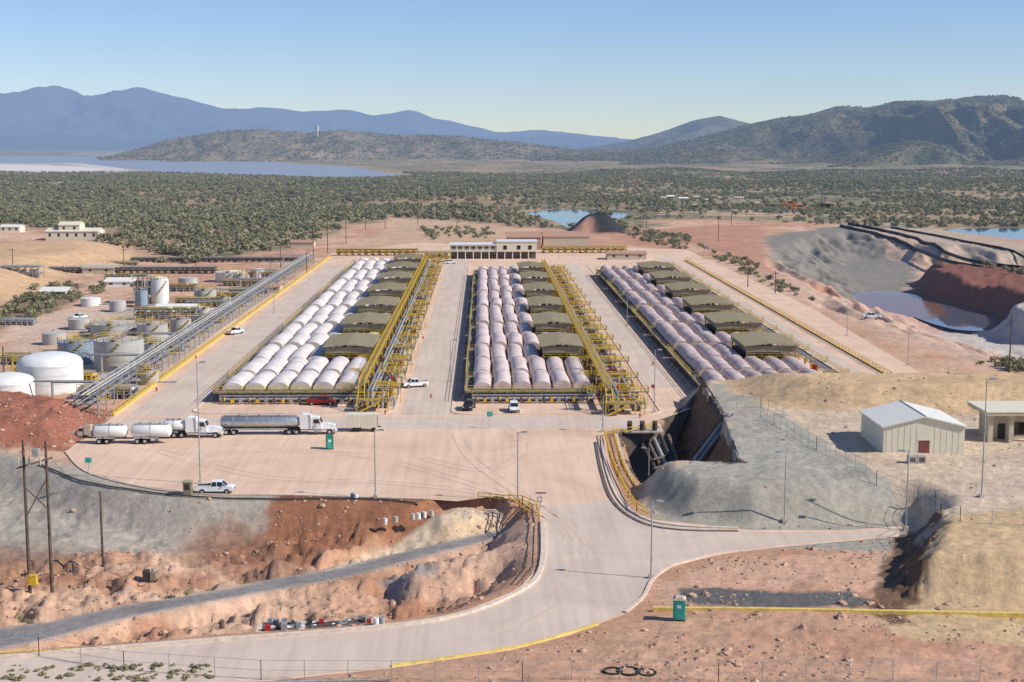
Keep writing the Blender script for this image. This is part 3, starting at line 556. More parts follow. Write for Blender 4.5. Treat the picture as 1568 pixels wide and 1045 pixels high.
# ---------------------------------------------------------------- tanks at left
def tank(name,xl,xr,ybase,ytop,m,roof='cone',rails=True):
    cx=(xl+xr)/2; p=W(cx,ybase,0); k=m_per_px(p); r=(xr-xl)/2*k; c0=(p[0],p[1]+r,0); h=max(1.5,(ybase-ytop)*k)
    b=MB(name); b.cyl(c0,(c0[0],c0[1],h),r,m,28,cap=True)
    if roof=='dome': b.dome((c0[0],c0[1],h),r,r*.33,m,24)
    elif roof=='cone': b.cyl((c0[0],c0[1],h),(c0[0],c0[1],h+r*.12),r*1.01,m,28,r2=.3)
    for z in np.linspace(.4,h-.3,4): b.cyl((c0[0],c0[1],z),(c0[0],c0[1],z+.09),r*1.012,m,28,cap=False)
    if rails:
        pts=[(c0[0]+r*math.cos(t),c0[1]+r*math.sin(t),h) for t in np.linspace(0,2*math.pi,17)]; b.rail(pts,YEL,1.,.055,3)
        b.bx(c0[0]-.6,c0[0]+.6,c0[1]-r,c0[1]+r,h+.3,h+.45,GRAT); b.rail([(c0[0]-.6,c0[1]-r,h+.4),(c0[0]-.6,c0[1]+r,h+.4)],YEL,1.,.05,2)
        for j in range(10):
            t=-2.2+j*.09*6/max(r,3); b.bx(c0[0]+(r+.4)*math.cos(t)-.4,c0[0]+(r+.4)*math.cos(t)+.4,c0[1]+(r+.4)*math.sin(t)-.3,c0[1]+(r+.4)*math.sin(t)+.3,h*(j+.5)/10,h*(j+.5)/10+.08,YEL)
    b.cyl((c0[0],c0[1],h),(c0[0],c0[1],h+.9),.25,STEEL,6); b.cyl((c0[0]+r,c0[1]-1,.5),(c0[0]+r+4,c0[1]-1,.5),.2,STEEL,6); b.done()
tank('domed_storage_tank',14,113,606,562,TANKW,'dome',False); tank('domed_storage_tank',-40,40,622,590,TANKW,'dome',False)
tank('storage_tank',136,212,571,524,TANKG,'flat'); tank('storage_tank',82,138,560,526,TANKB,'flat'); tank('storage_tank',130,205,522,499,TANKG,'cone'); tank('storage_tank',205,252,524,498,TANKG,'cone')
tank('silo_tank',228,256,466,429,TANKW,'dome',True); tank('storage_tank',294,328,466,445,TANKG,'cone'); tank('storage_tank',326,372,434,418,TANKW,'cone',True); tank('storage_tank',355,380,436,422,TANKG,'cone')
tank('storage_tank',258,290,515,490,TANKG,'flat'); tank('storage_tank',100,136,505,490,TANKG,'cone',False); tank('storage_tank',270,300,440,427,TANKG,'cone',False)
tank('storage_tank',205,224,470,446,TANKB,'cone',False); tank('storage_tank',212,250,548,528,TANKG,'flat'); tank('storage_tank',120,150,470,458,TANKW,'cone',False)
tank('storage_tank',212,240,590,568,TANKG,'cone'); tank('storage_tank',300,325,490,474,TANKW,'cone'); tank('storage_tank',330,352,470,456,TANKG,'flat'); tank('storage_tank',60,96,530,512,TANKG,'cone',False); tank('storage_tank',385,405,425,413,TANKW,'cone',False); tank('storage_tank',165,190,478,462,TANKG,'cone',False)
def gable(name,x0,x1,y0,y1,z0,h,rh,wm,rm,axis='y',door=None,win=0,over=.35):
    b=MB(name); b.bx(x0,x1,y0,y1,z0,z0+h,wm)
    if axis=='y':
        m_=(x0+x1)/2; b.add([(x0,y0,z0+h),(x1,y0,z0+h),(m_,y0,z0+h+rh),(x0,y1,z0+h),(x1,y1,z0+h),(m_,y1,z0+h+rh)],[(0,1,2),(3,5,4)],wm)
        e=over; k=rh/(m_-x0)*e
        for sx in (-1,1):
            xe=(x0-e) if sx<0 else (x1+e)
            b.add([(xe,y0-e,z0+h-k+.03),(m_,y0-e,z0+h+rh+.03),(m_,y1+e,z0+h+rh+.03),(xe,y1+e,z0+h-k+.03),(xe,y0-e,z0+h-k+.2),(m_,y0-e,z0+h+rh+.2),(m_,y1+e,z0+h+rh+.2),(xe,y1+e,z0+h-k+.2)],[(0,3,2,1),(4,5,6,7),(0,1,5,4),(2,3,7,6),(3,0,4,7)],rm)
            for j in range(int((y1-y0)/1.0)):
                yy=y0+j*1.0+.3; b.cyl((xe,yy,z0+h-k+.2),(m_,yy,z0+h+rh+.2),.035,rm,4,cap=False)
        b.cyl((m_,y0-e,z0+h+rh+.2),(m_,y1+e,z0+h+rh+.2),.12,rm,5)
        for j in range(int((x1-x0)/.9)): xx=x0+.45+j*.9; b.bx(xx-.03,xx+.03,y0-.03,y0-.002,z0+.1,z0+h-.1,wm) if not door or not (door[0]-.2<xx-x0<door[0]+door[1]+.2) else None
    else:
        m_=(y0+y1)/2; e=over; k=rh/(m_-y0)*e
        b.add([(x0,y0,z0+h),(x0,y1,z0+h),(x0,m_,z0+h+rh),(x1,y0,z0+h),(x1,y1,z0+h),(x1,m_,z0+h+rh)],[(0,2,1),(3,4,5)],wm)
        for ye in (y0-e,y1+e):
            b.add([(x0-e,ye,z0+h-k+.03),(x0-e,m_,z0+h+rh+.03),(x1+e,m_,z0+h+rh+.03),(x1+e,ye,z0+h-k+.03),(x0-e,ye,z0+h-k+.2),(x0-e,m_,z0+h+rh+.2),(x1+e,m_,z0+h+rh+.2),(x1+e,ye,z0+h-k+.2)],[(0,1,2,3),(4,7,6,5),(0,4,5,1),(2,6,7,3),(0,3,7,4)],rm)
    if door: dx,dw,dh,dm=door; b.bx(x0+dx,x0+dx+dw,y0-.05,y0+.02,z0,z0+dh,dm); b.bx(x0+dx-.1,x0+dx+dw+.1,y0-.09,y0-.052,z0+dh,z0+dh+.12,WHITE)
    if win:
        for j in range(win):
            xx=x0+(j+.5)*(x1-x0)/win; b.bx(xx-.6,xx+.6,y0-.03,y0+.02,z0+h*.45,z0+h*.8,GLASS); b.bx(xx-.7,xx+.7,y0-.06,y0-.032,z0+h*.42,z0+h*.45,WHITE)
    return b.done()
def gpx(name,xl,xr,yb,hpx,dep,rhm,wm,rm,axis='x',win=0,z=0.):
    p=W(xl,yb,z); q=W(xr,yb,z); k=m_per_px(p); return gable(name,p[0],q[0],p[1],p[1]+dep,z,hpx*k,rhm,wm,rm,axis,win=win)
gpx('equipment_shed',227,308,487,9,8,1,TAN,ROOFW,win=4); gpx('equipment_shed',238,300,480,7,6,1,TAN,ROOFW); gpx('equipment_shed',392,428,449,9,8,.8,TAN,ROOFR,win=2)
gpx('office_building',70,150,369,14,14,1.5,CREAM,CREAM,win=6); gpx('office_building',90,122,357,12,10,1.5,CREAM,CREAM,win=2,z=4); gpx('office_building',0,30,357,9,10,1,CREAM,ROOFW,win=3); gpx('equipment_shed',126,175,420,9,10,1,TAN,TAN,win=2); gpx('equipment_shed',445,480,380,8,10,1,TAN,ROOFR); gpx('equipment_shed',160,200,440,8,10,1,WHITE,ROOFW,win=2); gpx('equipment_shed',60,100,455,8,10,1,TAN,ROOFW,win=2)
def pipeframe(name,xl,xr,yb,hp,n,m1=STEEL,m2=YEL,dep=6):
    p=W(xl,yb,0); q=W(xr,yb,0); h=hp*m_per_px(p); b=MB(name); r=random.Random(xl)
    for i in range(n+1):
        xx=p[0]+(q[0]-p[0])*i/n
        for yy in (p[1],p[1]+dep): b.cyl((xx,yy,0),(xx,yy,h),.16,m1,4)
        b.bx(xx-.1,xx+.1,p[1],p[1]+dep,h-.25,h,m1)
        if i<n and i%2: b.cyl((xx,p[1],0),(p[0]+(q[0]-p[0])*(i+1)/n,p[1],h),.09,m1,4)
        if i<n:
            for k in range(3): u=r.random(); b.bx(xx+u,xx+u+1.2,p[1]+1,p[1]+3,.2+k*h*.3,.2+k*h*.3+h*.2,r.choice([TANKG,DK2,STEEL,YEL,TANKB]))
            if r.random()<.5: hh=r.uniform(1.,1.5)*h; b.cyl((xx+1,p[1]+2,0),(xx+1,p[1]+2,hh),r.uniform(.3,.9),r.choice([TANKG,TANKW,STEEL]),10)
    for z in (h*.5,h):
        b.bx(p[0],q[0],p[1]+.1,p[1]+dep-.1,z+.003,z+.12,m1); b.rail([(p[0],p[1],z+.1),(q[0],p[1],z+.1)],m2,1.1,.065,2)
        for k in range(3): b.cyl((p[0],p[1]+1+k*1.4,z+.4),(q[0],p[1]+1+k*1.4,z+.4),.22,r.choice([STEEL,ALU,DK2]),6)
    b.done()
for a in ((205,300,492,16,10),(268,340,470,10,8)): pipeframe('process_pipe_structure',*a)
pipeframe('process_pipe_structure',205,226,466,42,3,dep=7)
for a in ((60,330,420,8,26,DK2,STEEL,3),(200,470,402,5,28,DK2,STEEL,3),(0,60,432,22,6,STEEL,STEEL),(340,400,440,9,8),(20,56,585,32,3,YEL,YEL,3),(118,200,612,14,8,STEEL,YEL,6),(100,200,545,10,8,STEEL,YEL,4),(300,385,462,10,8,STEEL,YEL,5),(60,115,400,14,5,STEEL,STEEL,5),(190,260,505,9,7,YEL,YEL,3),(225,275,540,10,6,STEEL,YEL,4),(280,340,495,8,7,STEEL,YEL,4),(350,410,450,6,8,STEEL,YEL,4),(240,300,448,9,6,STEEL,YEL,4),(130,185,510,9,5,STEEL,YEL,4),(0,40,560,12,4,STEEL,YEL,4),(100,210,408,5,12,STEEL,YEL,3),(380,430,425,7,6,STEEL,YEL,4),(640,690,402,14,5,YEL,YEL,5),(830,960,388,8,12,YEL,YEL,4),(515,640,392,8,12,YEL,YEL,4),(60,100,552,9,5,STEEL,YEL,4),(110,140,585,10,4,YEL,YEL,4),(160,200,432,9,5,STEEL,YEL,4),(0,50,500,7,6,STEEL,STEEL,4),(200,235,580,9,4,STEEL,YEL,4)): pipeframe('process_pipe_structure',*a)
# ---------------------------------------------------------------- buildings behind blocks
p=W(688,397); q=W(822,397); b=MB('control_building'); x0,x1,y0=p[0],q[0],p[1]; xm=x0+(x1-x0)*.54
b.bx(x0,x1,y0+1.5,y0+12,0,3.2,DK2); b.bx(x0,xm,y0,y0+12.3,3.2,3.5,CREAM)
for i in range(12): xx=x0+.2+i*(x1-x0-.4)/11; b.bx(xx-.2,xx+.2,y0,y0+.4,0,3.19,WHITE)
b.bx(x0+.3,xm,y0+.3,y0+12,3.51,6.2,CREAM); b.bx(x0,xm-.01,y0-.3,y0+12.5,6.21,6.6,WHITE)
for i in range(7): xx=x0+1+i*2.9; b.bx(xx,xx+1.9,y0+.24,y0+.31,4.1,5.6,DK2)
b.bx(xm+.01,x1,y0-.2,y0+12.2,3.21,7.6,CREAM); b.bx(xm+.01,x1+.3,y0-.5,y0+12.4,7.61,7.9,WHITE)
for xx in (xm+3,xm+9,xm+14): b.bx(xx,xx+1.6,y0-.26,y0-.19,4.2,6,GLASS)
b.rail([(x0,y0-.1,3.5),(xm,y0-.1,3.5)],WHITE,1.,.05,1.5); b.done()
gpx('warehouse',776,828,383,19,22,2,ROOFR,ROOFR); gpx('warehouse',832,903,381,18,18,2,TAN,ROOFR); gpx('warehouse',930,990,398,9,8,.8,TAN,ROOFR,win=3); gpx('small_shed',655,684,397,7,6,.6,TAN,KHAKI)
p=W(1352,697,4.4); gable('white_metal_building',p[0],p[0]+12.1,p[1],p[1]+12.5,4.4,4.2,1.5,CREAM,ROOFW,'y',door=(5.3,1.6,2.2,BROWND))
b=MB('tan_canopy_building'); p=W(1520,680,4.4); x0,y0=p[0],p[1]
b.bx(x0-1.4,x0+9,y0-1.2,y0+8,9.0,9.5,TAN); b.bx(x0-1.5,x0+9.1,y0-1.3,y0+8.1,9.51,9.65,CREAM)
for xx in (x0-.6,x0+2.6,x0+6): b.bx(xx-.35,xx+.35,y0-.6,y0+.1,4.3,8.99,TAN)
b.bx(x0+.2,x0+9,y0+2,y0+7,4.3,8.98,TAN); b.bx(x0+1.4,x0+2.6,y0+1.93,y0+1.99,4.4,7.2,DARK); b.bx(x0+4,x0+7,y0+1.93,y0+1.99,5.4,7.4,GLASS); b.done()
# ---------------------------------------------------------------- pit: cut slopes, walls, pipework
def rough(name,c4,nu,nv,amp,m,seed=0):
    a,b_,c2,d=[np.array(q,float) for q in c4]; nrm=np.cross(b_-a,d-a); nrm/=np.linalg.norm(nrm); vs=[]
    for j in range(nv+1):
        v=j/nv
        for i in range(nu+1):
            u_=i/nu; p=(a*(1-u_)+b_*u_)*(1-v)+(d*(1-u_)+c2*u_)*v; e=float(fbm(np.array([u_*6.+seed]),np.array([v*5.]),4,seed)[0]-.5)*amp*min(1,4*u_*(1-u_)+.3)
            vs.append(tuple(p+nrm*e))
    fs=[(j*(nu+1)+i,j*(nu+1)+i+1,(j+1)*(nu+1)+i+1,(j+1)*(nu+1)+i) for j in range(nv) for i in range(nu)]
    b=MB(name); b.add(vs,fs,m,False); return b.done()
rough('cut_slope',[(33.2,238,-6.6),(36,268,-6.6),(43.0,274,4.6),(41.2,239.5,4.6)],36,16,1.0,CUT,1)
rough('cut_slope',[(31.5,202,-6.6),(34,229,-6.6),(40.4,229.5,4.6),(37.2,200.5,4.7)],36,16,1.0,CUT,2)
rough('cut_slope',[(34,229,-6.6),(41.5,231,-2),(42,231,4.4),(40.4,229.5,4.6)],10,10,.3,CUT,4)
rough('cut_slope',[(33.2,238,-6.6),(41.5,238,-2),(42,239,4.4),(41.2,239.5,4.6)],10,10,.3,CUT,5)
b=MB('pit_pipework')
for i in range(5): a=W(975+i*12,668,-1.5); e=W(1012+i*9,735,-5.2); b.cyl(a,e,.45,[DARK,DK2,STEEL][i%3],8)
for i in range(3): a=W(1000,690+i*14,-3); e=W(1050,676+i*14,-3); b.cyl(a,e,.2,DK2,6)
for dx in (0,.9): b.cyl((41.5+dx,236,4.8),(33+dx,232,-5),.35,STEEL,8)
b.bx(33.2,34.6,229.6,237.4,-6.4,-5.6,CONC)
b.done()
b=MB('pit_retaining_wall'); l=[W(x,y,0) for x,y in ((946,666),(958,712),(980,750))]
for a,e in zip(l[:-1],l[1:]): b.add([(a[0],a[1],.25),(e[0],e[1],.25),(e[0],e[1],-6.4),(a[0],a[1],-6.4),(a[0]-.5,a[1],.25),(e[0]-.5,e[1],.25)],[(0,1,2,3),(0,4,5,1)],CONC)
b.done()
b=MB('pit_pump_platform'); p=W(985,662,0); b.bx(p[0]-3.5,p[0]+3.5,p[1]-1,p[1]+2,.02,.3,CONC)
for i in range(3): b.cyl((p[0]-2.4+i*2.2,p[1],.3),(p[0]-2.4+i*2.2,p[1],1.6),.45,DARK,10); b.bx(p[0]-2.8+i*2.2,p[0]-2+i*2.2,p[1]-.4,p[1]+.4,1.6,2.,DK2)
b.done()
# ---------------------------------------------------------------- poles & fences
def lamp(px,yb,yt,arm=1,name='street_lamp',m=None,z=None):
    p=P(px,yb) if z is None else W(px,yb,z); h=(yb-yt)*m_per_px(p)*1.0; b=MB(name); m=m or STEEL
    b.bx(-.3,.3,-.3,.3,0,.5,CONC); b.cyl((0,0,.4),(0,0,h),.11,m,7,r2=.07); b.cyl((0,0,h-.1),(arm*.9,0,h),.05,m,5); b.bx(min(arm*.5,arm*1.3),max(arm*.5,arm*1.3),-.2,.2,h-.08,h+.14,STEEL); b.done(p)
for a in ((307,741,553),(575,763,657),(793,768,660),(997,886,765),(993,742,685),(1201,800,690),(1503,762,578),(1387,812,688),(1002,632,535),(923,662,606),(1078,398,335),(631,560,515),(690,585,520),(960,500,455),(1297,515,462),(1390,560,500),(655,470,430),(420,480,430)): lamp(*a,arm=random.choice([-1,1]))
def upole(px,yb,yt,name='utility_pole',z=None,cross=True):
    p=P(px,yb); h=(yb-yt)*m_per_px(p); b=MB(name); b.cyl((0,0,-.3),(0,0,h),.19,WOOD,8,r2=.12)
    if cross:
        b.bx(-1.2,1.2,-.09,.09,h-.9,h-.68,WOOD)
        for x in (-1.1,0.35,1.1): b.cyl((x,0,h-.68),(x,0,h-.4),.06,CONC,6)
    b.done(p)
for a in ((8,612,530),(158,870,750),(1545,575,480)): upole(*a,cross=False)
for px,yb,yt in ((215,478,440),(502,388,290),(560,352,290),(640,345,292),(650,335,300),(762,340,320),(470,420,385),(990,350,320),(1120,345,310),(1045,330,300),(700,348,325),(480,398,340),(430,410,375),(245,300,270),(1258,320,300),(880,365,340),(1145,440,395),(1187,450,415),(1100,370,330),(20,410,380),(190,410,380),(530,372,320),(590,350,318),(820,345,320),(1340,345,322),(1410,350,328),(1500,352,330),(300,415,385)): upole(px,yb,yt)
b=MB('h_frame_power_pole'); pa=P(46,908); pb=P(80,906); h=238*m_per_px(pa)
for p in (pa,pb): b.cyl((p[0],p[1],p[2]-.3),(p[0],p[1],p[2]+h),.24,WOOD,8,r2=.15)
za=pa[2]; b.cyl((pa[0]-.8,pa[1]-.2,za+h*.82),(pb[0]+.8,pb[1]-.2,za+h*.86),.12,WOOD,5); b.cyl((pa[0],pa[1]-.2,za+h*.5),(pb[0],pb[1]-.2,za+h*.72),.09,WOOD,4); b.cyl((pa[0],pa[1]-.2,za+h*.7),(pb[0],pb[1]-.2,za+h*.52),.09,WOOD,4)
b.bx(pa[0]+.1,pa[0]+1.1,pa[1]-.9,pa[1]-.3,za+1.2,za+2.4,YEL); b.bx(pa[0]+1.2,pa[0]+2.,pa[1]-.7,pa[1]-.2,za+h*.9,za+h*.95,STEEL)
for i in range(3): b.cyl((pa[0]-.6+i*1.3,pa[1]-.2,za+h*.84),(pa[0]-.6+i*1.3,pa[1]-.2,za+h*.89),.09,CONC,6)
# overhead conductors to the next pole
p2=P(158,870); h2=120*m_per_px(p2)
for k in range(2):
    A_=Vector((pb[0]+.5-k*.6,pb[1],za+h*(.86-.06*k))); B_=Vector((p2[0],p2[1],p2[2]+h2*(1-.1*k))); prev=A_
    for j in range(1,9):
        t=j/8; q=A_.lerp(B_,t); q.z-=1.0*4*t*(1-t); b.cyl(prev,q,.02,DARK,3,cap=False); prev=q
b.done()
def fence(name,l,h=2.0,sp=3.,m=STEEL,z=None):
    b=MB(name); pts=[P(a,c_) for a,c_ in l]
    for a,e in zip(pts[:-1],pts[1:]):
        L=math.dist(a[:2],e[:2]); n=max(1,int(L/sp)); prev=None
        for i in range(n+1):
            t=i/n; x=a[0]+(e[0]-a[0])*t; y=a[1]+(e[1]-a[1])*t; zz=h1(x,y); q=(x,y,zz)
            b.cyl(q,(x,y,zz+h),.045,m,4)
            if prev:
                for k in (h-.03,h*.5,.1): b.cyl((prev[0],prev[1],prev[2]+k),(x,y,zz+k),.022,m,3,cap=False)
            prev=q
    b.done()
fence('chain_link_fence',[(1165,640),(1250,690),(1342,740),(1405,772),(1440,795)],h=2.2); fence('chain_link_fence',[(1440,795),(1470,800),(1568,805),(1650,810)],h=2.0); fence('chain_link_fence',[(1440,795),(1432,775),(1400,755)],h=2.)
fence('chain_link_fence',[(-60,1010),(60,1006),(190,1028),(400,1042),(800,1044),(1100,1046),(1500,1044)],h=2.0,sp=4); fence('chain_link_fence',[(1090,640),(1165,625),(1200,640)],h=2.); fence('chain_link_fence',[(60,880),(160,875),(260,885)],h=1.8)
def linepx(name,l,r,m,lift=.6,z=0):
    pts=[]
    for q in smoothline([(*W(a,c_,z)[:2],0) for a,c_ in l],8): pts.append((q[0],q[1],max(h1(q[0],q[1]),z-3)+lift))
    b=MB(name); b.tube(pts,r,m,6); b.done()
linepx('black_pipeline',[(1288,348),(1340,360),(1400,374),(1450,392),(1510,402),(1640,418)],1.0,BLACKP)
linepx('black_pipeline',[(1300,345),(1360,357),(1430,374),(1500,394),(1640,408)],.9,BLACKP)
linepx('black_pipeline',[(1365,350),(1430,362),(1500,376),(1640,398)],.6,BLACKP)
linepx('yard_edge_pipe',[(60,712),(130,735),(200,750),(300,762),(420,765),(560,766),(640,772)],.12,DARK,.2)
linepx('yard_edge_pipe',[(600,1045),(400,1050),(200,1060)],.12,STEEL,.3)
# ---------------------------------------------------------------- vehicles
def wheel(b,x,y,r,w=.28):
    s=1 if y>0 else -1
    b.cyl((x,y-w/2,r),(x,y+w/2,r),r,RUB,14); b.cyl((x,y+s*w/2,r),(x,y+s*(w/2+.02),r),r*.55,ALU,10)
def pickup(pos,ang,paint,name='pickup_truck',sc=1.):
    b=MB(name); b.M=T((0,0,0),0,sc)
    b.prism([(-2.75,.55),(-2.72,1.12),(2.0,1.14),(2.65,1.02),(2.78,.8),(2.75,.5),(2.2,.45),(-2.2,.45)],.95,paint,.90)
    b.prism([(-.55,1.145),(-.35,1.78),(.95,1.80),(1.65,1.16)],.86,GLASS,.70)
    b.prism([(-.42,1.77),(-.38,1.86),(.92,1.87),(1.02,1.78)],.72,paint,.66)
    for x0,x1 in ((-.55,-.36),(.35,.3),(1.66,.98)):
        for s in (-1,1): b.cyl((x0,s*.87,1.12),(x1,s*.72,1.80),.05,paint,4)
    b.bx(-2.68,-.62,-.82,.82,1.141,1.16,DARK)
    for s in (-1,1): b.bx(-2.7,-.58,s*.86-.06,s*.86+.06,1.13,1.27,paint)
    b.bx(-2.76,-2.66,-.84,.84,.7,1.27,paint)
    b.bx(2.70,2.82,-.85,.85,.45,.62,STEEL); b.bx(2.72,2.80,-.5,.5,.68,.9,DARK)
    for s in (-1,1): b.bx(2.70,2.79,s*.7-.14,s*.7+.14,.74,.9,WHITE); b.bx(-2.80,-2.72,s*.8-.08,s*.8+.08,.8,1.1,RED); b.bx(1.1,1.25,s*1.0-.1,s*1.0+.1,1.15,1.32,paint)
    for x in (-1.75,1.8):
        for s in (-1,1): wheel(b,x,s*.86,.40)
    o=b.done(pos); o.rotation_euler[2]=ang; return o
def suv(pos,ang,paint,name='parked_suv'):
    b=MB(name); b.prism([(-2.35,.5),(-2.38,1.05),(1.1,1.08),(2.2,.98),(2.35,.7),(2.3,.42),(-2.3,.42)],.93,paint,.88)
    b.prism([(-2.3,1.085),(-2.0,1.66),(.35,1.70),(1.15,1.085)],.84,GLASS,.68); b.prism([(-2.08,1.66),(-2.0,1.75),(.3,1.76),(.45,1.68)],.70,paint,.64)
    for x0,x1 in ((-2.3,-2.02),(-.9,-.9),(.15,.1),(1.15,.42)):
        for s in (-1,1): b.cyl((x0,s*.85,1.06),(x1,s*.70,1.70),.045,paint,4)
    b.bx(2.28,2.4,-.8,.8,.42,.6,DARK)
    for s in (-1,1): b.bx(2.25,2.37,s*.68-.15,s*.68+.15,.72,.86,WHITE); b.bx(-2.42,-2.36,s*.75-.08,s*.75+.08,.8,1.05,RED)
    for x in (-1.45,1.5):
        for s in (-1,1): wheel(b,x,s*.85,.37)
    o=b.done(pos); o.rotation_euler[2]=ang
MAR=mat('maroon_paint',(.30,.03,.03),.3); DRKC=mat('dark_car_paint',(.04,.04,.045),.25)
R=math.radians
pickup(P(330,755),0,WHITE); pickup(W(636,593),R(200),WHITE); pickup(W(492,620),R(0),MAR); suv(W(718,627),R(-100),DRKC); suv(W(787,630),R(-88),WHITE); pickup(W(360,512),R(62),WHITE); suv(W(690,404),R(10),WHITE); pickup(P(1335,488),R(175),WHITE); suv(W(660,410),R(90),DRKC); pickup(P(120,490),R(60),WHITE)
def tractor(b,paint):
    b.prism([(-2.6,.9),(-2.6,2.0),(-1.5,1.92),(-.3,1.62),(-.05,1.3),(-.05,.65),(-.6,.6)],.72,paint,.62)
    b.prism([(-4.3,1.0),(-4.3,3.0),(-4.1,3.08),(-3.0,2.95),(-2.55,2.0),(-2.55,1.0)],1.1,paint,1.02)
    b.prism([(-6.2,1.0),(-6.2,3.45),(-5.9,3.6),(-4.6,3.45),(-4.32,3.1),(-4.32,1.0)],1.15,paint,1.08)
    b.add([(-2.50,-.9,2.06),(-2.50,.9,2.06),(-2.90,.85,2.84),(-2.90,-.85,2.84)],[(0,1,2,3)],GLASS)
    for s in (-1,1):
        b.bx(-3.9,-3.0,min(s*1.06,s*1.115),max(s*1.06,s*1.115),2.05,2.75,GLASS); b.cyl((-4.45,s*1.15,1),(-4.45,s*1.15,3.9),.09,ALU,7)
        b.cyl((-3.9,s*1.0,.75),(-2.6,s*1.0,.75),.33,ALU,10)
        b.bx(-1.75,-.55,min(s*.72,s*1.12),max(s*.72,s*1.12),1.02,1.12,paint); b.bx(-.25,-.06,min(s*.6,s*1.1),max(s*.6,s*1.1),.62,1.0,paint); b.bx(-.05,.0,s*.85-.13,s*.85+.13,.75,.93,WHITE)
        b.bx(-3.0,-2.85,s*1.35-.1,s*1.35+.1,1.9,2.5,DARK)
        wheel(b,-1.15,s*.98,.5,.3); wheel(b,-6.9,s*.9,.5,.55); wheel(b,-8.2,s*.9,.5,.55)
    b.bx(-.05,.04,-.5,.5,.85,1.55,ALU); b.bx(-.1,.12,-1.1,1.1,.4,.62,ALU); b.bx(-8.9,-2.,-.42,.42,.7,.98,DARK)
def tanktrail(b,x1,x0,r,m,z=2.0,axles=2):
    n=16;vs=[];secs=[(x1,r*.55),(x1+.18*-1,r*.85),(x1-.4,r),(x0+.4,r),(x0+.18,r*.85),(x0,r*.55)]
    for x,rr in secs:
        for i in range(n): a=2*math.pi*i/n; vs.append((x,rr*1.08*math.cos(a),z+rr*math.sin(a)))
    fs=[(j*n+i,j*n+(i+1)%n,(j+1)*n+(i+1)%n,(j+1)*n+i) for j in range(5) for i in range(n)]
    b.add(vs,fs,m,True); b.add(vs,[tuple(range(n))[::-1],tuple(range(5*n,6*n))],m)
    k=max(2,int((x1-x0)/2.2))
    for i in range(1,k): xx=x0+(x1-x0)*i/k; b.cyl((xx-.05,0,z),(xx+.05,0,z),r*1.10,STEEL,16)
    b.bx(x0+.5,x1-.5,-.35,.35,z+r-.02,z+r+.12,STEEL)
    for i in range(3): xx=x0+(x1-x0)*(i+1)/4; b.cyl((xx,0,z+r),(xx,0,z+r+.3),.3,STEEL,10)
    b.bx(x0+.3,x1-.3,-.5,.5,z-r-.18,z-r+.12,DARK); b.cyl((x0+2.6,.95,1),(x1-2,.95,1),.15,STEEL,6); b.cyl((x0+2.6,-.95,1),(x1-2,-.95,1),.15,STEEL,6)
    if x1-x0>8: b.rail([(x0+1.5,-.5,z+r),(x1-1.5,-.5,z+r)],STEEL,.5,.03,1.5)
    for i in range(axles):
        for s in (-1,1): wheel(b,x0+1.1+i*1.3,s*.92,.5,.55); b.bx(x0+.55+i*1.3,x0+1.65+i*1.3,min(s*.65,s*1.2),max(s*.65,s*1.2),1.05,1.1,m)
    for s in (-1,1): b.bx(x1-2.6,x1-2.4,s*.8-.08,s*.8+.08,.2,1.2,DARK)
p=W(515,666); b=MB('tanker_truck'); tractor(b,WHITE); tanktrail(b,-6.5,-20.2,1.02,ALU,2.15); o=b.done((p[0],p[1]+1,0.02))
p=W(340,671); b=MB('water_tanker_truck'); tractor(b,WHITE); tanktrail(b,-6.4,-10.2,.95,TANKW,2.05,1); b.done((p[0],p[1]+1,.02))
p=W(261,680); b=MB('tank_trailer'); tanktrail(b,0,-6.6,1.1,TANKW,2.1); b.bx(-9,-.3,-.2,.2,.75,.95,DARK); tanktrail(b,-7.4,-13.0,1.05,TANKW,2.05); b.done((p[0],p[1]+.8,.02))
p=W(160,674); b=MB('service_truck'); b.M=T((0,0,0),math.pi); tractor(b,TAN); b.bx(-9,-6.4,-1.1,1.1,1,2.2,DK2); b.cyl((-7,-.6,2.2),(-7,-.6,3.4),.4,STEEL,8); o=b.done((p[0]-6.5,p[1]+2,.02)); o.scale=(.62,.62,.62)
p=W(531,662); b=MB('white_box_trailer'); b.bx(0,5.3,0,2.3,.75,3.1,CREAM)
for i in range(9): b.bx(.2+i*.6,.26+i*.6,-.03,-.002,.8,3.05,WHITE)
b.bx(5.3,6.,.8,1.5,.7,.8,DARK)
for x in (1.2,2.0,4.6): b.cyl((x,-.05,.38),(x,.25,.38),.38,RUB,12); b.cyl((x,2.05,.38),(x,2.35,.38),.38,RUB,12)
b.bx(5.305,5.34,.2,2.1,.9,2.9,DK2); b.done((p[0],p[1],.02))
# ---------------------------------------------------------------- small site furniture
def toilet(px,yb,ang=0,m=GREEN,sc=1.):
    b=MB('portable_toilet'); b.bx(-.58,.58,-.58,.58,0,.15,DARK); b.bx(-.55,.55,-.55,.55,.15,2.05,m); b.prism([(-.6,2.05),(-.6,2.12),(-.35,2.32),(.35,2.32),(.6,2.12),(.6,2.05)],.6,TAN if m is TEAL else m,.5)
    b.bx(-.38,.38,-.58,-.552,.22,1.95,TEAL); b.bx(-.2,.2,-.595,-.582,1.3,1.6,WHITE); b.bx(.25,.31,-.61,-.583,1.0,1.15,DARK)
    for x in (-.56,.56):
        for k in range(3): b.bx(x-.015 if x>0 else x-.02,x+.02 if x>0 else x+.015,-.4+k*.3,-.28+k*.3,.3,1.9,m)
    b.cyl((.4,.4,2.1),(.4,.4,2.6),.06,DARK,6); o=b.done(P(px,yb)); o.rotation_euler[2]=ang; o.scale=(sc,sc,sc)
toilet(505,688,.1,GREEN,1.05); toilet(1040,949,-.2,TEAL,1.1)
